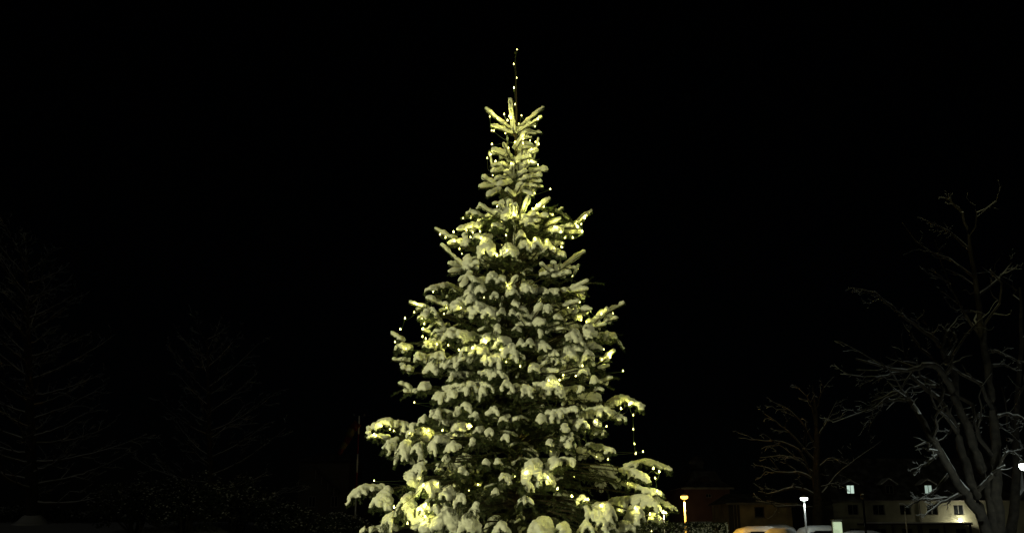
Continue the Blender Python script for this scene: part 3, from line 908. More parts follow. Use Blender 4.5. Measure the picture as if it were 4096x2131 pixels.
def bare_tree(name, base, label, trunk, limbs, depth=2, n_sub=5, seed=1, spread=0.8, lenf=0.42, up=0.2, minr=0.012):
    rng = np.random.default_rng(seed)
    root = empty(name, base, label, 'tree')
    base = np.array(base)
    m = MB()
    for P, r0, r1 in trunk:
        m.tube(np.array(P) - base, np.linspace(r0, r1, len(P)), n=10)
    m.build('trunk', M['bark_old'], root, True)
    for P, r0, r1 in limbs:
        bk, sn = MB(), MB()
        P = np.array(P, float) - base
        t = np.linspace(0, 1, len(P))
        tt = np.linspace(0, 1, 3 * len(P))
        P = np.stack([np.interp(tt, t, P[:, i]) for i in range(3)], 1)
        P[1:-1] = (P[:-2] + 2 * P[1:-1] + P[2:]) / 4
        P[1:-1] += rng.normal(size=(len(P) - 2, 3)) * min(r0 * 0.25, 0.018)
        grow(bk, sn, P, r0, r1, depth, rng, n_sub, spread, lenf, up, 0.8, minr)
        b = bk.build('branch', M['bark_old'], root, True)
        sn.build('snow', M['snow_far'], b, True)
    return root

def px_path(pts, D, dz=0.0, seed=0):
    rng = np.random.default_rng(seed)
    P, d = [], D
    for i, q in enumerate(pts):
        P.append(pix(q[0], q[1], d))
        d += rng.uniform(-0.5, 0.5) + dz
    return P

# old many-stemmed tree on the right
D = 25.0
b0 = pix(3960, 2131, D)
g0 = np.array([b0[0], D, 0.0])
stems = [([(3930, 2080), (3878, 1995), (3819, 1915), (3764, 1818), (3729, 1749), (3681, 1665), (3646, 1610), (3618, 1568), (3590, 1568), (3549, 1582), (3486, 1610)], .155, .03),
         ([(3970, 2250), (3951, 2131), (3917, 2033), (3889, 1936), (3854, 1825), (3826, 1714), (3778, 1630), (3750, 1589), (3694, 1547), (3640, 1500)], .20, .05),
         ([(3985, 2250), (3972, 2131), (3972, 1998), (3937, 1901), (3896, 1790), (3861, 1679), (3819, 1589), (3785, 1512), (3750, 1467), (3701, 1453), (3667, 1478), (3618, 1485), (3549, 1471), (3424, 1436)], .20, .03),
         ([(3995, 2250), (3997, 2131), (3986, 1964), (3983, 1790), (3976, 1651), (3958, 1512), (3934, 1374), (3917, 1235), (3895, 1100), (3880, 950), (3850, 850)], .21, .04),
         ([(4010, 2250), (4050, 2100), (4068, 1900), (4060, 1700), (4090, 1400), (4080, 1150)], .2, .04),
         ([(3819, 1589), (3819, 1492), (3785, 1436), (3764, 1387), (3736, 1353), (3660, 1304), (3583, 1242)], .14, .03)]
tr_, li_ = [], []
for i, (s_, ra, rb) in enumerate(stems):
    li_.append((px_path(s_, D + [-.5, -.3, .2, .3, .9, .3][i], 0.0, i), ra, rb))
tr_.append(([g0 + (0.2, 0, -0.1), g0 + (0.2, 0, .3), g0 + (0.2, 0, .9)], 0.6, 0.4))
ex = [[(3750, 1457), (3694, 1401), (3639, 1339), (3611, 1290)], [(3840, 1700), (3806, 1714), (3792, 1742), (3701, 1797)], [(3868, 1679), (3917, 1662), (3958, 1669), (4000, 1700), (4096, 1783)], [(3993, 1665), (4028, 1651), (4096, 1672), (4150, 1700)],
      [(3958, 1408), (3986, 1401), (4049, 1436), (4096, 1450)], [(3972, 1464), (4014, 1457), (4070, 1485)], [(3743, 1545), (3681, 1540), (3618, 1565), (3545, 1640)], [(3905, 1190), (3990, 1120), (4050, 1050)], [(3928, 1357), (3850, 1240), (3790, 1120), (3740, 960)],
      [(3760, 1810), (3700, 1860), (3640, 1880)], [(3800, 1890), (3740, 1960), (3680, 2000), (3620, 2030)], [(3860, 1970), (3760, 2010), (3700, 2060)], [(3870, 1980), (3800, 1990), (3740, 1995), (3660, 2000)], [(3985, 1900), (4020, 1810), (4050, 1800), (4090, 1840)],
      [(3618, 1485), (3560, 1500), (3480, 1510), (3361, 1496)], [(3640, 1600), (3560, 1600), (3480, 1640), (3330, 1690)], [(3880, 1000), (3790, 920), (3700, 880)], [(3850, 850), (3800, 800), (3760, 790)], [(3583, 1242), (3500, 1170), (3400, 1150)], [(3764, 1387), (3800, 1310), (3862, 1240)]]
for i, s_ in enumerate(ex):
    li_.append((px_path(s_, D + RNG.uniform(-.5, .5), 0, 40 + i), 0.06, 0.012))
bare_tree('old_tree', g0, 'old bare tree with several leaning stems and snow on its limbs', tr_, li_, 2, 6, 3, 0.8, 0.34, 0.15, 0.007)

# linden by the cars
D = 55.0
b0 = pix(3270, 2115, D)
g0 = np.array([b0[0], D, 0.0])
tr_ = [([g0 + (0, 0, -.1), g0 + (0, 0, 1.2), pix(3270, 2000, D), pix(3262, 1900, D), pix(3268, 1780, D), pix(3262, 1650, D), pix(3250, 1540, D)], 0.5, 0.06)]
li_ = [([(3267, 1925), (3245, 1906), (3230, 1855), (3197, 1796), (3126, 1764), (3036, 1761), (2955, 1751)], .12), ([(3261, 1983), (3216, 1957), (3164, 1948), (3078, 1977), (3033, 1964)], .16), ([(3262, 1922), (3197, 1886), (3158, 1893), (3100, 1886), (3068, 1870), (3026, 1861)], .12),
       ([(3270, 1870), (3325, 1825), (3386, 1854)], .07), ([(3275, 1990), (3319, 1931), (3357, 1886), (3400, 1854), (3530, 1760)], .10), ([(3250, 2030), (3180, 2020), (3107, 2028), (3084, 2012), (3023, 2002)], .09), ([(3268, 1800), (3220, 1700), (3160, 1640), (3080, 1600)], .10),
       ([(3266, 1760), (3310, 1680), (3350, 1600)], .09), ([(3262, 1700), (3240, 1600), (3180, 1540)], .08), ([(3262, 1900), (3200, 1840), (3140, 1820), (3040, 1830)], .09), ([(3268, 1850), (3150, 1720), (3050, 1650)], .09), ([(3262, 1640), (3290, 1560), (3320, 1520)], .06), ([(3270, 1950), (3340, 1930), (3390, 1960)], .06)]
bare_tree('linden_tree', g0, 'bare broad crowned tree behind the snow covered cars, low limbs lit orange', tr_, [(px_path(a, D, 0.0, i + 80), r, .02) for i, (a, r) in enumerate(li_)], 2, 5, 5, 0.85, 0.36, 0.1, 0.016)

# tall bare trees on the left
def larch(x, ybase, ytop, D, spread_px, n, seed, label, trunk_r):
    rng = np.random.default_rng(seed)
    b0 = pix(x, ybase, D)
    g0 = np.array([b0[0], D, gz(b0[0], D)])
    top = pix(x - 25, ytop, D)
    T = [g0 + (0, 0, -0.1)] + [g0 + (top - g0) * t for t in np.linspace(0.03, 1, 7)]
    limbs = []
    for i in range(n):
        t = 0.07 + 0.9 * (i + rng.uniform(0, 1)) / n
        o = g0 + (top - g0) * t
        L = spread_px * D / F_PX * (1.08 - 0.78 * t) * rng.uniform(0.7, 1.1)
        an = i * 2.4 + rng.uniform(-.4, .4)
        d = np.array([math.cos(an), math.sin(an) * 0.9, 0])
        rise = np.interp(t, [0, .5, 1], [0.22, 0.75, 1.2]) * L * rng.uniform(.6, 1.3)
        E = o + d * L + (0, 0, rise)
        P = curve(o, E, 6, mid_up=-0.07 * L)
        limbs.append((P, max(.03, trunk_r * .28 * (1 - .6 * t)), .01))
    bare_tree('bare_tree', g0, label, [(T, trunk_r, 0.04)], limbs, 2, 6, seed, 0.55, 0.36, 0.18, 0.011)
larch(130, 2095, 1020, 38, 430, 50, 11, 'tall bare tree with thick dark trunk rising from a snow mound', 0.36)
larch(853, 1990, 1330, 55, 330, 30, 12, 'smaller bare tree rising behind the snow flecked shrubs', 0.3)

# snow mound at the foot of the tall bare tree
bx_ = pix(130, 2095, 38)[0]
m = MB()
m.lathe((0, 0, -0.1), [(1.1, 0), (.8, .12), (.62, .3), (.45, .5), (.3, .6)], 18)
sm = m.build('snow_mound', M['snow_far'], None, True)
sm.location = (bx_ - 0.1, 38.1, gz(bx_, 38))
tag(sm, 'mound of snow piled round the foot of the tall dark trunk', 'snow mound')

# ------------------------------------------------------------------ shrubs and hedge
M['leaf'] = mat('leaf', (0.03, 0.045, 0.02), 0.5, c2=(0.06, 0.07, 0.036), scale=7)
def leaf_cloud(pts, size, rng, tilt=None):
    n = len(pts)
    D_ = rng.normal(size=(n, 3))
    if tilt is not None:
        D_[:, 2] = D_[:, 2] * 0.3
    D_ /= np.linalg.norm(D_, axis=1)[:, None]
    W = np.cross(D_, rng.normal(size=(n, 3)))
    W /= np.linalg.norm(W, axis=1)[:, None] + 1e-9
    l = size * rng.uniform(.6, 1.4, n)[:, None]
    return np.stack([pts - D_ * l, pts + W * l * .5, pts + D_ * l, pts - W * l * .5], 1).reshape(-1, 3)
def lumps_mesh(pts, size, rng):
    """little four sided lumps of snow with thickness"""
    n = len(pts)
    s_ = (size * rng.uniform(.5, 1.5, n))[:, None]
    a = rng.uniform(0, 6.28, n)
    c, s2 = np.cos(a)[:, None], np.sin(a)[:, None]
    ex_, ey = np.concatenate([c, s2, c * 0 + rng.normal(size=(n, 1)) * .3], 1), np.concatenate([-s2, c, c * 0 + rng.normal(size=(n, 1)) * .3], 1)
    up = np.tile(up_ * .55, (n, 1))
    k = [pts + ex_ * s_, pts + ey * s_ * .7, pts - ex_ * s_, pts - ey * s_ * .7, pts + up * s_, pts - up * s_ * .4]
    out = []
    for i in range(4):
        j = (i + 1) % 4
        out += [np.stack([k[i], k[j], k[4]], 1), np.stack([k[j], k[i], k[5]], 1)]
    return np.concatenate(out).reshape(-1, 3)

def shrub(x, y, D, wpx, label, seed, nl=2600, nsn=520):
    rng = np.random.default_rng(seed)
    top = pix(x, y, D)
    g0 = np.array([top[0], D, gz(top[0], D)])
    H = top[2] - g0[2]
    W = wpx * D / F_PX / 2
    root = empty('shrub', g0, label, 'shrub', 'snow flecked shrubs')
    stem = MB()
    tips = []
    for i in range(16):
        a = rng.uniform(0, 6.28)
        q = rng.uniform(.3, 1)
        P = curve(np.array([math.cos(a), math.sin(a), 0]) * .2, np.array([math.cos(a) * W * q, math.sin(a) * W * .7 * q, H * rng.uniform(.6, 1) * (1 - .35 * q * q)]), 7, mid_up=.1 * H)
        P += rng.normal(size=P.shape) * .05
        stem.tube(P, np.linspace(.05, .012, 7), n=4)
        tips.append(P[3:])
    stem.build('stem', M['bark_old'], root)
    # uneven crown made of clumps
    C_ = [np.array([rng.uniform(-W, W) * .8, rng.uniform(-W, W) * .5, 0]) for _ in range(16)]
    pts, spt = [], []
    for c in C_:
        hh = H * (1 - .45 * (c[0] / W) ** 2) * rng.uniform(.7, 1)
        c[2] = hh * rng.uniform(.45, .8)
        R = H * rng.uniform(.16, .3)
        v = rng.normal(size=(nl // 16, 3))
        v /= np.linalg.norm(v, axis=1)[:, None]
        v *= rng.uniform(.3, 1, (len(v), 1)) ** .5
        pts.append(c + v * R)
        v = rng.normal(size=(nsn // 16, 3))
        v /= np.linalg.norm(v, axis=1)[:, None]
        v[:, 2] = np.abs(v[:, 2]) * rng.choice([1, 1, -.6], len(v))
        spt.append(c + v * R * 1.0)
    tri_mesh('foliage', leaf_cloud(np.concatenate(pts), .09, rng), M['leaf'], root, 4)
    tri_mesh('snow', lumps_mesh(np.concatenate(spt), .055, rng), M['snow_far'], root, 3)
shrub(560, 1880, 33, 330, 'broad snow flecked shrub beside the tall dark trunk', 21)
shrub(760, 1850, 34, 330, 'tallest snow flecked shrub below the smaller bare tree', 22)
shrub(960, 1880, 35, 300, 'rounded snow flecked shrub between the bare tree and the pale house', 23)
shrub(1200, 1980, 33, 330, 'low snow flecked shrub in front of the pale house', 24)
shrub(1400, 2030, 36, 260, 'low dark shrub at the foot of the windsock mast', 25)
shrub(250, 2020, 39, 260, 'scrubby low shrub right behind the tall dark trunk', 26, 1200, 260)
shrub(40, 2010, 40, 160, 'small scrub with curled snowy twigs left of the tall dark trunk', 27, 800, 200)

rng = np.random.default_rng(31)
D = 22.0
xl, xr = pix(2380, 2095, D)[0], pix(2905, 2095, D)[0]
top = pix(2800, 2097, D)[2]
hedge = empty('hedge', ((xl + xr) / 2, D + .4, 0), 'clipped evergreen hedge dusted with snow beside the fir', 'hedge')
hw, hd_ = (xr - xl) / 2, .4
n = 9000
P = np.stack([rng.uniform(-hw, hw, n), rng.uniform(-hd_, hd_, n), rng.uniform(0.05, top, n)], 1)
face = rng.integers(0, 4, n)
P[face == 0, 1] = -hd_ + rng.normal(size=(face == 0).sum()) * .03
P[face == 1, 2] = top + rng.normal(size=(face == 1).sum()) * .03
P[face == 2, 0] = hw + rng.normal(size=(face == 2).sum()) * .03
tri_mesh('foliage', leaf_cloud(P, .05, rng), M['leaf'], hedge, 4)
m = MB()
for i in range(12):
    xx = -hw + (i + .5) * 2 * hw / 12
    m.tube([(xx, 0, 0), (xx + rng.uniform(-.1, .1), 0, top * .8)], [.04, .015], n=5)
m.build('stem', M['bark_old'], hedge)
n = 3800
P = np.stack([rng.uniform(-hw, hw, n), -hd_ - .02 + rng.normal(size=n) * .025, rng.uniform(.2, top, n)], 1)
sel = rng.uniform(size=n) < .4
P[sel, 1] = rng.uniform(-hd_, hd_, sel.sum())
P[sel, 2] = top + rng.normal(size=sel.sum()) * .02
sel = rng.uniform(size=n) < .12
P[sel, 0] = hw + .02
tri_mesh('snow', lumps_mesh(P, .026, rng), M['snow_far'], hedge, 3)

# ------------------------------------------------------------------ windsock
M['red'] = mat('red_cloth', (0.07, 0.005, 0.004), 0.8)
M['yel'] = mat('pale_cloth', (0.09, 0.085, 0.03), 0.8)
M['white_paint'] = mat('white_paint', (0.7, 0.7, 0.66), 0.6, c2=(0.6, 0.6, 0.56), scale=5)
M['red_paint'] = mat('red_paint', (0.2, 0.015, 0.01), 0.6)
D = 45.0
p = pix(1437, 1662, D)
g0 = np.array([p[0], D, gz(p[0], D)])
H = p[2] - g0[2]
ws = empty('windsock', g0, 'drooping red and pale windsock on a red and white banded mast', 'windsock')
zb = [0, .9] + [pix(1437, y, D)[2] - g0[2] for y in (1963, 1889, 1814, 1735)] + [H]
zb = sorted(zb)
for i in range(len(zb) - 1):
    m = MB()
    m.tube([(0, 0, zb[i]), (0, 0, zb[i + 1])], [.058 - .003 * i, .055 - .003 * i], n=10)
    m.build('mast_section', M['white_paint' if i % 2 else 'red_paint'], ws, True)
m = MB()
m.tube([(-.32, 0, H - .02), (.32, 0, H - .02)], .02, n=6)
ca = m.build('cross_arm', M['lamp_dark'], ws)
for sx in (-.32, .32):
    m = MB()
    m.lathe((sx, 0, H), [(.05, 0), (.06, .04), (.05, .1), (.01, .12)], 8)
    m.build('beacon', M['lamp_metal'], ca, True)
q = [pix(1432, 1690, D) - g0, pix(1410, 1715, D) - g0, pix(1396, 1745, D) - g0, pix(1382, 1770, D) - g0, pix(1368, 1795, D) - g0, pix(1356, 1818, D) - g0]
rr = [.28, .25, .22, .19, .165, .145]
for i in range(5):
    m = MB()
    pts = [q[i] + (q[i + 1] - q[i]) * t for t in (0, .33, .66, .99)]
    m.tube(pts, np.linspace(rr[i], rr[i + 1], 4) * np.array([1, .94, 1.03, .97]), n=12)
    m.build('sock_band', M['red' if i % 2 == 0 else 'yel'], ws, True)

# ------------------------------------------------------------------ houses
M['plaster'] = mat('plaster', (0.34, 0.33, 0.22), 0.9, c2=(0.25, 0.24, 0.16), scale=.6, bump=.3, bscale=3)
M['plaster_red'] = mat('plaster_red', (0.12, 0.055, 0.035), 0.9, c2=(0.09, 0.04, 0.025), scale=.7, bump=.3, bscale=4)
M['plaster_old'] = mat('plaster_old', (0.36, 0.28, 0.15), 0.9, c2=(0.2, 0.15, 0.08), scale=.9, bump=.3, bscale=4)
M['frame'] = mat('window_frame', (0.22, 0.21, 0.18), .6)
M['dark_frame'] = mat('dark_frame', (0.05, 0.035, 0.025), .7)
M['glass'] = mat('glass', (0.012, 0.014, 0.015), .08)
M['stone'] = mat('stone', (0.2, 0.18, 0.14), .9, c2=(.13, .12, .1), scale=2, bump=.3, bscale=6)
M['tile'] = mat('roof_tile', (0.05, 0.045, 0.04), .9, c2=(0.2, 0.2, 0.19), scale=1.2, lo=.45, hi=.8, bump=.5, bscale=9)
M['lit_dim'] = emat('lit_window_dim', (0.72, 0.95, 0.80), 0.4)
M['lit'] = emat('lit_window', (0.72, 0.95, 0.80), 0.75)

def window(parent, x0, x1, z0, z1, y, pane='glass', fr=.09, cross=True, sill=True, frame='frame'):
    m = MB()
    m.box((x0, y - .05, z0), (x0 + fr, y + .04, z1))
    m.box((x1 - fr, y - .05, z0), (x1, y + .04, z1))
    m.box((x0 + fr, y - .052, z1 - fr), (x1 - fr, y + .038, z1))
    m.box((x0 + fr, y - .052, z0), (x1 - fr, y + .038, z0 + fr))
    if cross:
        xm = (x0 + x1) / 2
        m.box((xm - .035, y - .04, z0 + fr), (xm + .035, y + .03, z1 - fr))
    wo = m.build('window', M[frame], parent)
    xs_ = [(x0 + fr, (x0 + x1) / 2 - .035), ((x0 + x1) / 2 + .035, x1 - fr)] if cross else [(x0 + fr, x1 - fr)]
    for a, b in xs_:
        m = MB()
        m.box((a, y - .015, z0 + fr), (b, y + .01, z1 - fr))
        m.build('pane', M[pane], wo)
    if sill:
        m = MB()
        m.box((x0 - .08, y - .14, z0 - .09), (x1 + .08, y + .05, z0 - .003))
        m.build('sill', M['stone'], wo)
    return wo

def wall_with_holes(parent, x0, x1, z0, z1, y, th, holes, mt, name='wall'):
    """front wall as strips round its openings; holes = (xa,xb,za,zb) sharing a grid"""
    m = MB()
    X = sorted({x0, x1, *[h[0] for h in holes], *[h[1] for h in holes]})
    Z = sorted({z0, z1, *[h[2] for h in holes], *[h[3] for h in holes]})
    for a, b in zip(X[:-1], X[1:]):
        run = None
        for c, d in zip(Z[:-1], Z[1:]):
            mid = ((a + b) / 2, (c + d) / 2)
            hole = any(h[0] < mid[0] < h[1] and h[2] < mid[1] < h[3] for h in holes)
            if hole:
                if run:
                    m.box((a, y, run[0]), (b, y + th, run[1])); run = None
            else:
                run = (run[0], d) if run else (c, d)
        if run:
            m.box((a, y, run[0]), (b, y + th, run[1]))
    return m.build(name, M[mt], parent)

def hx(x, D):   # pixel column to metres at depth D
    return (x - CX) / F_PX * D / math.cos(PITCH) * 1.0
def P3(x, y, D):
    return pix(x, y, D)

# --- long house with dormers on the right
D = 98.0
Xa, Xb = P3(3330, 2000, D)[0], P3(4180, 2000, D)[0]
ze = P3(3700, 2000, D)[2]
zr = P3(3600, 1822, D)[2]
house = empty('long_house', ((Xa + Xb) / 2, D, 0), 'long pale plastered house with steep roof, three dormers and two lit windows', 'house')
ox = (Xa + Xb) / 2
hw = (Xb - Xa) / 2
wins = [(3392, 3435), (3492, 3540), (3600, 3644), (3708, 3752), (3815, 3858)]
holes = []
zt, zbm = P3(3600, 2016, D)[2], P3(3600, 2058, D)[2]
for a, b in wins:
    holes.append((P3(a, 2040, D)[0] - ox, P3(b, 2040, D)[0] - ox, zbm, zt))
zc = P3(3600, 2094, D)[2]
holes_g = [(h[0], h[1], .8, zc - .55) for h in holes]
wall_with_holes(house, -hw, hw, 0, ze, 0, .4, holes + holes_g, 'plaster')
m = MB()
m.box((-hw, .4, 0), (-hw + .4, 10, ze)); m.build('wall', M['plaster'], house); m = MB()
m.box((hw - .4, .4, 0), (hw, 10, ze)); m.build('wall', M['plaster'], house); m = MB()
m.box((-hw + .4, 9.6, 0), (hw - .4, 10, ze)); m.build('wall', M['plaster'], house); m = MB()
for h in holes + holes_g:
    window(house, *h, .18)
# steep roof, slab with thickness
m = MB()
rd = 3.6
m.add([(-hw - .3, -.5, ze - .02), (hw + .3, -.5, ze - .02), (hw - .5, rd, zr), (-hw + .5, rd, zr), (-hw + .5, 10 - rd + .3, zr), (hw - .5, 10 - rd + .3, zr), (hw + .3, 10.5, ze - .02), (-hw - .3, 10.5, ze - .02)],
      [(0, 1, 2, 3), (3, 2, 5, 4), (4, 5, 6, 7), (0, 3, 4, 7), (1, 6, 5, 2), (0, 7, 6, 1)])
roof = m.build('roof', M['tile'], house)
m = MB()
m.tube([(-hw - .3, -.58, ze - .02), (hw + .3, -.58, ze - .02)], .09, n=8)
m.build('gutter', M['stone'], house)
m = MB()
xp = P3(3680, 2050, D)[0] - ox
m.tube([(xp, -.07, 0), (xp, -.07, ze - .1)], .05, n=8)
m.build('downpipe', M['dark_frame'], house)
# dormers
def roof_y(z):
    return -.5 + (z - ze) / (zr - ze) * (rd + .5)
for i, (xc, yt, lit) in enumerate([(3400, 1921, True), (3556, 1914, False), (3711, 1916, True)]):
    X = P3(xc, 1950, D)[0] - ox
    za, zb2 = P3(xc, 1974, D)[2], P3(xc, 1938, D)[2]
    zp = P3(xc, yt, D)[2]
    yf = roof_y(za) - .25
    wv = .62
    m = MB()
    m.box((X - wv - .25, yf + .02, za - .12), (X - wv + .08, yf + 3.2, zb2 + .1))
    m.box((X + wv - .08, yf + .02, za - .12), (X + wv + .25, yf + 3.2, zb2 + .1))
    m.box((X - wv + .08, yf + .021, zb2), (X + wv - .08, yf + .3, zb2 + .1))
    m.box((X - wv + .08, yf + .021, za - .12), (X + wv - .08, yf + .3, za))
    m.add([(X - wv - .25, yf + .02, zb2 + .1), (X + wv + .25, yf + .02, zb2 + .1), (X, yf + .02, zp - .1), (X - wv - .25, yf + .3, zb2 + .1), (X + wv + .25, yf + .3, zb2 + .1), (X, yf + .3, zp - .1)],
          [(0, 1, 2), (3, 5, 4), (0, 2, 5, 3), (1, 4, 5, 2), (0, 3, 4, 1)])
    dm = m.build('dormer', M['dark_frame'], house)
    window(dm, X - wv + .1, X + wv - .1, za + .003, zb2 - .003, yf + .1, ('lit', 'glass', 'lit_dim')[i], .07, True, False)
    m = MB()
    for sg in (-1, 1):
        a = (X + sg * (wv + .5), zb2 - .02)
        b = (X, zp)
        V = [(a[0], yf - .12, a[1]), (b[0] - sg * .002, yf - .12, b[1]), (b[0] - sg * .002, yf + 3.4, b[1]), (a[0], yf + 3.4, a[1])]
        V += [(v[0], v[1], v[2] + .14) for v in V]
        m.add(V, [(0, 1, 2, 3), (4, 7, 6, 5), (0, 4, 5, 1), (1, 5, 6, 2), (2, 6, 7, 3), (3, 7, 4, 0)])
    m.build('dormer_roof', M['snow_far'], dm)
# porch roof along the front
xa_, xb_ = P3(3428, 2092, D)[0] - ox, P3(3850, 2092, D)[0] - ox
m = MB()
m.box((xa_, -2.2, zc - .12), (xb_, -.003, zc + .06))
cp = m.build('porch_roof', M['dark_frame'], house)
m = MB()
m.box((xa_ + .02, -2.22, zc + .063), (xb_ - .02, -.01, zc + .2))
m.build('snow', M['snow_far'], cp)
for t in np.linspace(.02, .98, 5):
    m = MB()
    xx = xa_ + (xb_ - xa_) * t
    m.box((xx - .08, -2.1, 0), (xx + .08, -1.94, zc - .123))
    m.build('porch_post', M['dark_frame'], house)
# bright wall lamp
pl = P3(3838, 2082, D - .6)
wl = empty('wall_lamp', pl, 'bright white lamp on the wall at the end of the porch', 'wall lamp')
m = MB(); m.lathe((0, -.1, -.1), [(.03, 0), (.16, .06), (.2, .18), (.12, .32), (.02, .36)], 12)
m.build('globe', emat('wall_globe', (1, .96, .75), 40), wl, True)
m = MB(); m.box((-.03, -.05, .145), (.03, .6, .2)); m.build('bracket', M['dark_frame'], wl)
l = bpy.data.lights.new('lamp_light', 'POINT'); l.energy = 330; l.color = (1, .95, .72); l.shadow_soft_size = .1
lo = bpy.data.objects.new('lamp_light', l); col.objects.link(lo); lo.parent = wl; lo.location = (0.1, -.32, .0)

# --- red-brown house with mansard roof
D = 85.0
Xa, Xb = P3(2728, 1948, D)[0], P3(2928, 1948, D)[0]
ze = P3(2800, 1948, D)[2]
zr = P3(2800, 1872, D)[2]
ox, hw = (Xa + Xb) / 2, (Xb - Xa) / 2
house = empty('mansard_house', (ox, D, 0), 'dark red brown house with mansard roof, round topped dormer and small cupola', 'house')
wx0, wx1 = P3(2824, 1980, D)[0] - ox, P3(2846, 1980, D)[0] - ox
wz0, wz1 = P3(2835, 1988, D)[2], P3(2835, 1973, D)[2]
hl = [(wx0, wx1, wz0, wz1), (-2, -1.2, 1, 2.4), (1, 1.8, 1, 2.4)]
wall_with_holes(house, -hw + .3, hw - .3, 0, ze, 0, .4, hl, 'plaster_red')
m = MB()
m.box((-hw + .3, .4, 0), (-hw + .7, 8, ze)); m.build('wall', M['plaster_red'], house); m = MB()
m.box((hw - .7, .4, 0), (hw - .3, 8, ze)); m.build('wall', M['plaster_red'], house); m = MB()
m.box((-hw + .7, 7.6, 0), (hw - .7, 8, ze)); m.build('wall', M['plaster_red'], house); m = MB()
for h in hl:
    window(house, *h, .16, fr=.06)
m = MB()
V = []
for k, (ins, z) in enumerate([(-.0, ze), (1.0, ze + .35 * (zr - ze)), (1.5, zr - .25), (2.2, zr)]):
    V += [(-hw + ins, -.4 + ins, z), (hw - ins, -.4 + ins, z), (hw - ins, 8.4 - ins, z), (-hw + ins, 8.4 - ins, z)]
F = [(3, 2, 1, 0), (12, 13, 14, 15)]
for k in range(3):
    for j in range(4):
        F.append((k * 4 + j, k * 4 + (j + 1) % 4, k * 4 + 4 + (j + 1) % 4, k * 4 + 4 + j))
m.add(V, F)
rf = m.build('roof', M['tile'], house)
m = MB()
m.box((-hw - .1, -.52, ze - .22), (hw + .1, -.003, ze - .004))
m.build('cornice', M['stone'], house)
X = P3(2824, 1920, D)[0] - ox
zd = P3(2824, 1922, D)[2]
m = MB()
m.lathe((0, 0, 0), [(.62, 0), (.62, .5), (.5, .52)], 14)
dm = m.build('dormer', M['dark_frame'], house, True)
dm.location = (X, 1.0, zd); dm.rotation_euler = (math.pi / 2, 0, 0)
m = MB()
m.lathe((X, 3.8, zr - .1), [(.75, 0), (.75, .9), (.9, .95), (.8, 1.3), (.4, 1.8), (.08, 2.0)], 12)
m.build('cupola', M['tile'], house, True)

# --- small gable house behind, seen left of the warm lamp
D = 105.0
p = P3(2678, 1966, D)
ox = p[0]
zr = p[2]
house = empty('gable_house', (ox, D, 0), 'small dark gabled house between the two warm lamps', 'house')
hw = P3(2725, 2000, D)[0] - ox
ze = P3(2725, 2008, D)[2]
m = MB()
m.add([(-hw, 0, 0), (hw, 0, 0), (hw, 0, ze), (0, 0, zr - .1), (-hw, 0, ze), (-hw, 8, 0), (hw, 8, 0), (hw, 8, ze), (0, 8, zr - .1), (-hw, 8, ze)],
      [(0, 1, 2, 3, 4), (9, 8, 7, 6, 5), (0, 5, 6, 1), (1, 6, 7, 2), (4, 9, 5, 0), (2, 7, 8, 3), (3, 8, 9, 4)])
m.build('wall', M['plaster_red'], house)
m = MB()
for sg in (-1, 1):
    V = [(sg * (hw + .25), -.3, ze - .3), (sg * .002, -.3, zr), (sg * .002, 8.3, zr), (sg * (hw + .25), 8.3, ze - .3)]
    V += [(v[0], v[1], v[2] + .2) for v in V]
    m.add(V, [(0, 1, 2, 3), (4, 7, 6, 5), (0, 4, 5, 1), (1, 5, 6, 2), (2, 6, 7, 3), (3, 7, 4, 0)])
m.build('roof', M['tile'], house)
for sx in (-.45, .45):
    window(house, sx * hw - .4, sx * hw + .4, 2, 3.2, -.06, sill=True)

# --- low lodge lit orange
D = 62.0
Xa, Xb = P3(2912, 2015, D)[0], P3(3165, 2015, D)[0]
ze = P3(3000, 2012, D)[2]
ox, hw = (Xa + Xb) / 2, (Xb - Xa) / 2
house = empty('low_lodge', (ox, D, 0), 'low old lodge with a square window behind the snow covered cars', 'house')
hl = [(P3(3018, 2046, D)[0] - ox, P3(3058, 2046, D)[0] - ox, P3(3030, 2068, D)[2], P3(3030, 2025, D)[2])]
wall_with_holes(house, -hw, hw, 0, ze, 0, .35, hl, 'plaster_old')
m = MB()
m.box((-hw, .35, 0), (-hw + .35, 5, ze)); m.build('wall', M['plaster_old'], house); m = MB()
m.box((hw - .35, .35, 0), (hw, 5, ze)); m.build('wall', M['plaster_old'], house); m = MB()
m.box((-hw + .35, 4.65, 0), (hw - .35, 5, ze)); m.build('wall', M['plaster_old'], house); m = MB()
window(house, *hl[0], .1, fr=.1, cross=False, frame='dark_frame')
for xx in (2918, 2928, 2940, 2953):
    X = P3(xx, 2040, D)[0] - ox
    m = MB()
    m.box((X - .09, -.1, 0), (X + .09, -.003, ze - .12))
    m.build('wall_post', M['dark_frame'], house)
m = MB()
m.add([(-hw - .3, -.5, ze), (hw + .3, -.5, ze), (hw - .6, 2.5, ze + .9), (-hw + .6, 2.5, ze + .9), (hw + .3, 5.5, ze), (-hw - .3, 5.5, ze)],
      [(0, 1, 2, 3), (3, 2, 4, 5), (0, 3, 5), (1, 4, 2), (0, 5, 4, 1)])
m.build('roof', M['tile'], house)
m = MB(); m.box((-hw - .32, -.56, ze - .11), (hw + .32, -.503, ze + .05)); m.build('fascia', M['stone'], house)

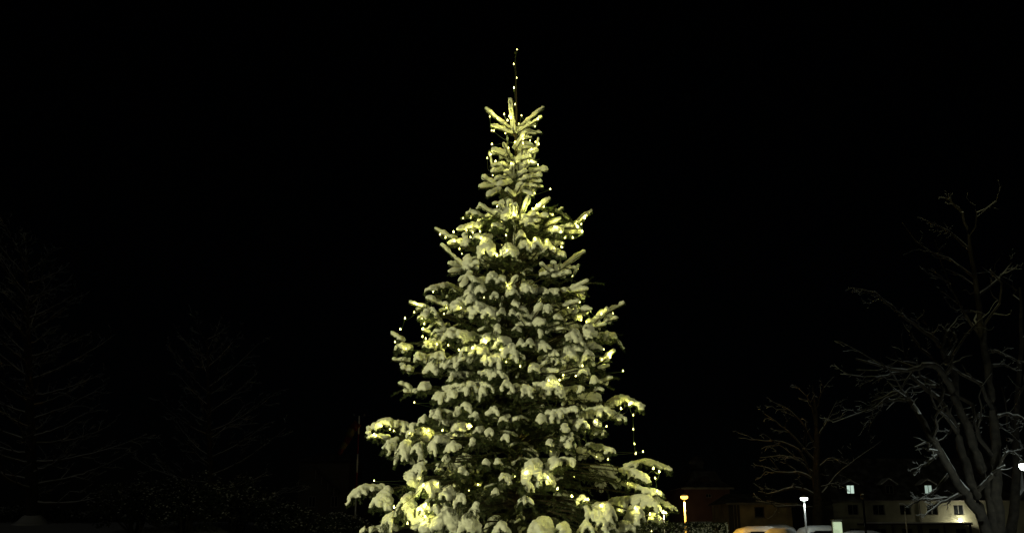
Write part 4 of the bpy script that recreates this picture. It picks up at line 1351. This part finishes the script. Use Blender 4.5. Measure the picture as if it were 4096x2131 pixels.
# --- pale house far left, half hidden by shrubs
D = 80.0
Xa, Xb = P3(1195, 1930, D)[0], P3(1395, 1930, D)[0]
gzl = gz((Xa + Xb) / 2, D)
ze, zr = P3(1300, 1935, D)[2], P3(1300, 1822, D)[2]
ox, hw = (Xa + Xb) / 2, (Xb - Xa) / 2
M['plaster_dim'] = mat('plaster_dim', (0.08, 0.074, 0.054), .9, c2=(.06, .056, .04), scale=.7)
house = empty('pale_house', (ox, D, gzl), 'dim pale house with an outside stair below the windsock', 'house')
hl = [(-1.6, -.8, 4 - gzl, 5.2 - gzl), (.8, 1.6, 4 - gzl, 5.2 - gzl)]
wall_with_holes(house, -hw, hw, 0, zr - gzl - .6, 0, .4, hl, 'plaster_dim')
m = MB()
m.box((-hw, .4, 0), (-hw + .4, 7, zr - gzl - .6)); m.build('wall', M['plaster_dim'], house); m = MB()
m.box((hw - .4, .4, 0), (hw, 7, zr - gzl - .6)); m.build('wall', M['plaster_dim'], house); m = MB()
for h in hl:
    window(house, *h, .18)
m = MB()
m.add([(-hw - .3, -.5, zr - gzl - .6), (hw + .3, -.5, zr - gzl - .6), (hw - .9, 3.5, zr - gzl + .6), (-hw + .9, 3.5, zr - gzl + .6), (hw + .3, 7.5, zr - gzl - .6), (-hw - .3, 7.5, zr - gzl - .6)],
      [(0, 1, 2, 3), (3, 2, 4, 5), (0, 3, 5), (1, 4, 2), (0, 5, 4, 1)])
m.build('roof', M['tile'], house)
a, b = P3(1255, 1862, D - 1.2), P3(1345, 1950, D - 1.2)
a, b = a - (ox, D, gzl), b - (ox, D, gzl)
m = MB(); m.tube([a, b], .16, n=6); st = m.build('stair_rail', M['dark_frame'], house)
for t in np.linspace(.1, .9, 4):
    q = a + (b - a) * t
    m = MB(); m.tube([q, q - (0, 0, 1.1)], .04, n=5); m.build('baluster', M['frame'], st)

# ------------------------------------------------------------------ cars under snow
M['car_dark'] = mat('car_paint_dark', (0.02, 0.022, 0.025), .3)
M['car_grey'] = mat('car_paint_grey', (0.16, 0.16, 0.17), .3, metal=.4)
M['car_red'] = mat('car_paint_brown', (0.10, 0.045, 0.03), .3)
M['tyre'] = mat('tyre', (0.015, 0.015, 0.015), .9)
M['lamp_glass'] = mat('lamp_glass', (0.5, 0.5, 0.5), .1)
def car(x_px, D, ztop, rz, label, paint, L=4.3):
    X = P3(x_px, 2110, D)[0]
    root = empty('snowy_car', (X, D, 0), label, 'car', 'cars parked under snow', rz)
    H = ztop - .2
    prof = [(-.5, .32), (-.5, .62), (-.47, .72), (-.36, .80), (-.2, H / 1.45 * 1.38 / 1.0 * .98 / 1.0), (-.05, H), (.22, H), (.36, H * .93), (.46, .95), (.5, .85), (.5, .32)]
    prof = [(a, min(b, H)) for a, b in prof]
    def hull(pf, w_lo, w_hi, zlo, zhi, name, mt, parent):
        V, n_ = [], len(pf)
        for sg in (-1, 1):
            for a, z in pf:
                k = np.interp(z, [zlo, zhi], [w_lo, w_hi])
                V.append((a * L, sg * k, z))
        F = [(i, i + 1, n_ + i + 1, n_ + i) for i in range(n_ - 1)] + [(n_ - 1, 0, n_, 2 * n_ - 1), tuple(range(n_))[::-1], tuple(range(n_, 2 * n_))]
        m = MB(); m.add(V, F)
        o = m.build(name, M[mt], parent)
        bv = o.modifiers.new('b', 'BEVEL'); bv.width = .07; bv.segments = 3; bv.limit_method = 'ANGLE'
        o.data.polygons.foreach_set('use_smooth', [True] * len(o.data.polygons))
        return o
    body = hull(prof, .88, .64, .8, H, 'body', paint, root)
    # windows
    for sg in (-1, 1):
        m = MB()
        z0, z1 = .98, H - .14
        k0, k1 = np.interp(z0, [.8, H], [.88, .64]) + .012, np.interp(z1, [.8, H], [.88, .64]) + .012
        m.add([(-.24 * L, sg * k0, z0), (.38 * L, sg * k0, z0), (.3 * L, sg * k1, z1), (-.1 * L, sg * k1, z1),
               (-.24 * L, sg * (k0 - .03), z0), (.38 * L, sg * (k0 - .03), z0), (.3 * L, sg * (k1 - .03), z1), (-.1 * L, sg * (k1 - .03), z1)],
              [(0, 1, 2, 3), (7, 6, 5, 4), (0, 4, 5, 1), (1, 5, 6, 2), (2, 6, 7, 3), (3, 7, 4, 0)])
        m.build('side_window', M['glass'], body)
    for xx in (-.31, .31):
        for sg in (-1, 1):
            m = MB()
            a = np.linspace(0, 2 * math.pi, 17)[:-1]
            m.tube([(xx * L, sg * .72, .31), (xx * L, sg * .90, .31)], .31, n=18)
            wo = m.build('wheel', M['tyre'], root, True)
            m = MB(); m.tube([(xx * L, sg * .89, .31), (xx * L, sg * .915, .31)], .19, n=14)
            m.build('rim', M['lamp_metal'], wo)
    for sg in (-1, 1):
        m = MB(); m.box((-.5 * L - .015, sg * .62 - .14, .6), (-.5 * L + .06, sg * .62 + .14, .74)); m.build('headlight', M['lamp_glass'], root)
        m = MB(); m.box((.5 * L - .06, sg * .66 - .1, .62), (.5 * L + .015, sg * .66 + .1, .84)); m.build('tail_light', M['red_paint'], root)
        m = MB(); m.box((-.2 * L - .06, sg * .98 - .09, .98), (-.2 * L + .06, sg * .98 + .09, 1.12)); m.build('mirror', M[paint], root)
    # snow on roof, bonnet, glass
    rngc = np.random.default_rng(int(x_px))
    V, NX, NY = [], 40, 16
    for i in range(NX):
        u = -.5 + i / (NX - 1)
        zc_ = np.interp(u, [a for a, _ in prof[2:10]], [b for _, b in prof[2:10]])
        for j in range(NY):
            v = -1 + 2 * j / (NY - 1)
            k = np.interp(zc_, [.8, H], [.86, .66])
            edge = (1 - abs(v) ** 5) * (1 - abs(2 * u) ** 14)
            th = .03 + .17 * edge * (.85 + .15 * math.sin(u * 17 + v * 3)) + rngc.uniform(0, .012)
            V.append((u * L, v * k * 1.03, zc_ + th))
    F = [(i * NY + j, (i + 1) * NY + j, (i + 1) * NY + j + 1, i * NY + j + 1) for i in range(NX - 1) for j in range(NY - 1)]
    nb = len(V)
    V2 = [(v[0], v[1], v[2] - .20) for v in V]
    for j in range(NY - 1):
        F.append((j, j + 1, nb + j + 1, nb + j)); e = (NX - 1) * NY
        F.append((e + j + 1, e + j, nb + e + j, nb + e + j + 1))
    for i in range(NX - 1):
        F.append(((i + 1) * NY, i * NY, nb + i * NY, nb + (i + 1) * NY))
        F.append((i * NY + NY - 1, (i + 1) * NY + NY - 1, nb + (i + 1) * NY + NY - 1, nb + i * NY + NY - 1))
    m = MB(); m.add(V + V2, F)
    so = m.build('snow', M['snow_far'], body, True)
    return root
car(3012, 48, 1.90, math.radians(6), 'dark car under thick orange lit snow behind the hedge end', 'car_dark', 4.4)
car(3090, 52, 2.02, math.radians(-4), 'car with only its snowy roof showing between two nearer cars', 'car_grey', 3.6)
car(3120, 43.5, 1.78, math.radians(60), 'brownish car end on, snow lit golden, next to the white lamp post', 'car_red', 4.2)
car(3258, 49, 1.95, math.radians(10), 'grey car with a smooth dome of pale snow beside the illuminated sign', 'car_grey', 2.9 * 1.35)
car(3425, 48, 1.62, math.radians(6), 'low car with bluish snow to the right of the illuminated sign', 'car_dark', 4.1)

# ------------------------------------------------------------------ illuminated sign, board, pole
D = 30.0
a, b = P3(3326, 2081, D), P3(3365, 2081, D)
sx, H = (a[0] + b[0]) / 2, a[2]
hw = (b[0] - a[0]) / 2
sg = empty('illuminated_sign', (sx, D, 0), 'upright illuminated pale green sign with rounded top beside the snowy cars', 'sign')
m = MB()
prof = [(-hw, 0), (hw, 0), (hw, H - .1), (hw - .03, H - .035), (hw - .1, H), (-hw + .04, H), (-hw, H - .03)]
n_ = len(prof)
m.add([(x, -.06, z) for x, z in prof] + [(x, .06, z) for x, z in prof], [tuple(range(n_)), tuple(range(n_, 2 * n_))[::-1]] + [(i, n_ + i, n_ + (i + 1) % n_, (i + 1) % n_) for i in range(n_)])
cs = m.build('case', M['white_paint'], sg)
m = MB(); m.box((-hw + .012, -.068, .35), (hw - .02, -.063, H - .05))
m.build('panel', emat('sign_panel', (0.62, 0.78, 0.48), .72), cs)
M['print'] = mat('sign_print', (0.05, 0.08, 0.04), .8)
for i in range(9):
    z = H - .09 - i * .07
    m = MB(); m.box((-hw + .018, -.073, z), (-hw + .05, -.070, z + .016))
    if i >= 4:
        m.box((-hw + .056, -.073, z), (-hw + .056 + [.13, .2, .1, .16, .12][i - 4], -.070, z + .014))
    m.build('text_line', M['print'], cs)
m = MB(); m.box((-hw, -.1, H + .003), (hw, .1, H + .04)); sn_ = m.build('snow', M['snow_far'], sg)

D = 30.0
a, b = P3(2762, 2084, D), P3(2848, 2084, D)
bd = empty('notice_board', ((a[0] + b[0]) / 2, D, 0), 'pale grey board with metal frame showing above the snowy hedge', 'board')
hw = (b[0] - a[0]) / 2
H = a[2]
m = MB(); m.box((-hw + .04, -.02, .9), (hw - .04, .02, H - .04)); m.build('panel', M['white_paint'], bd)
m = MB(); m.box((-hw, -.04, H - .038), (hw, .04, H)); m.build('frame_rail', M['lamp_metal'], bd)
for s_ in (-1, 1):
    m = MB(); m.box((s_ * hw - .02, -.035, 0), (s_ * hw + .02, .035, H - .041)); m.build('post', M['lamp_metal'], bd)

D = 40.0
p = P3(3620, 2047, D)
m = MB(); m.lathe((0, 0, 0), [(.05, 0), (.04, .1), (.03, p[2]), (.045, p[2] + .01), (.01, p[2] + .06)], 10)
fp = m.build('snow_pole', M['white_paint'], None, True)
fp.location = (p[0], D, 0)
tag(fp, 'slim pale pole standing in front of the long house', 'pole')
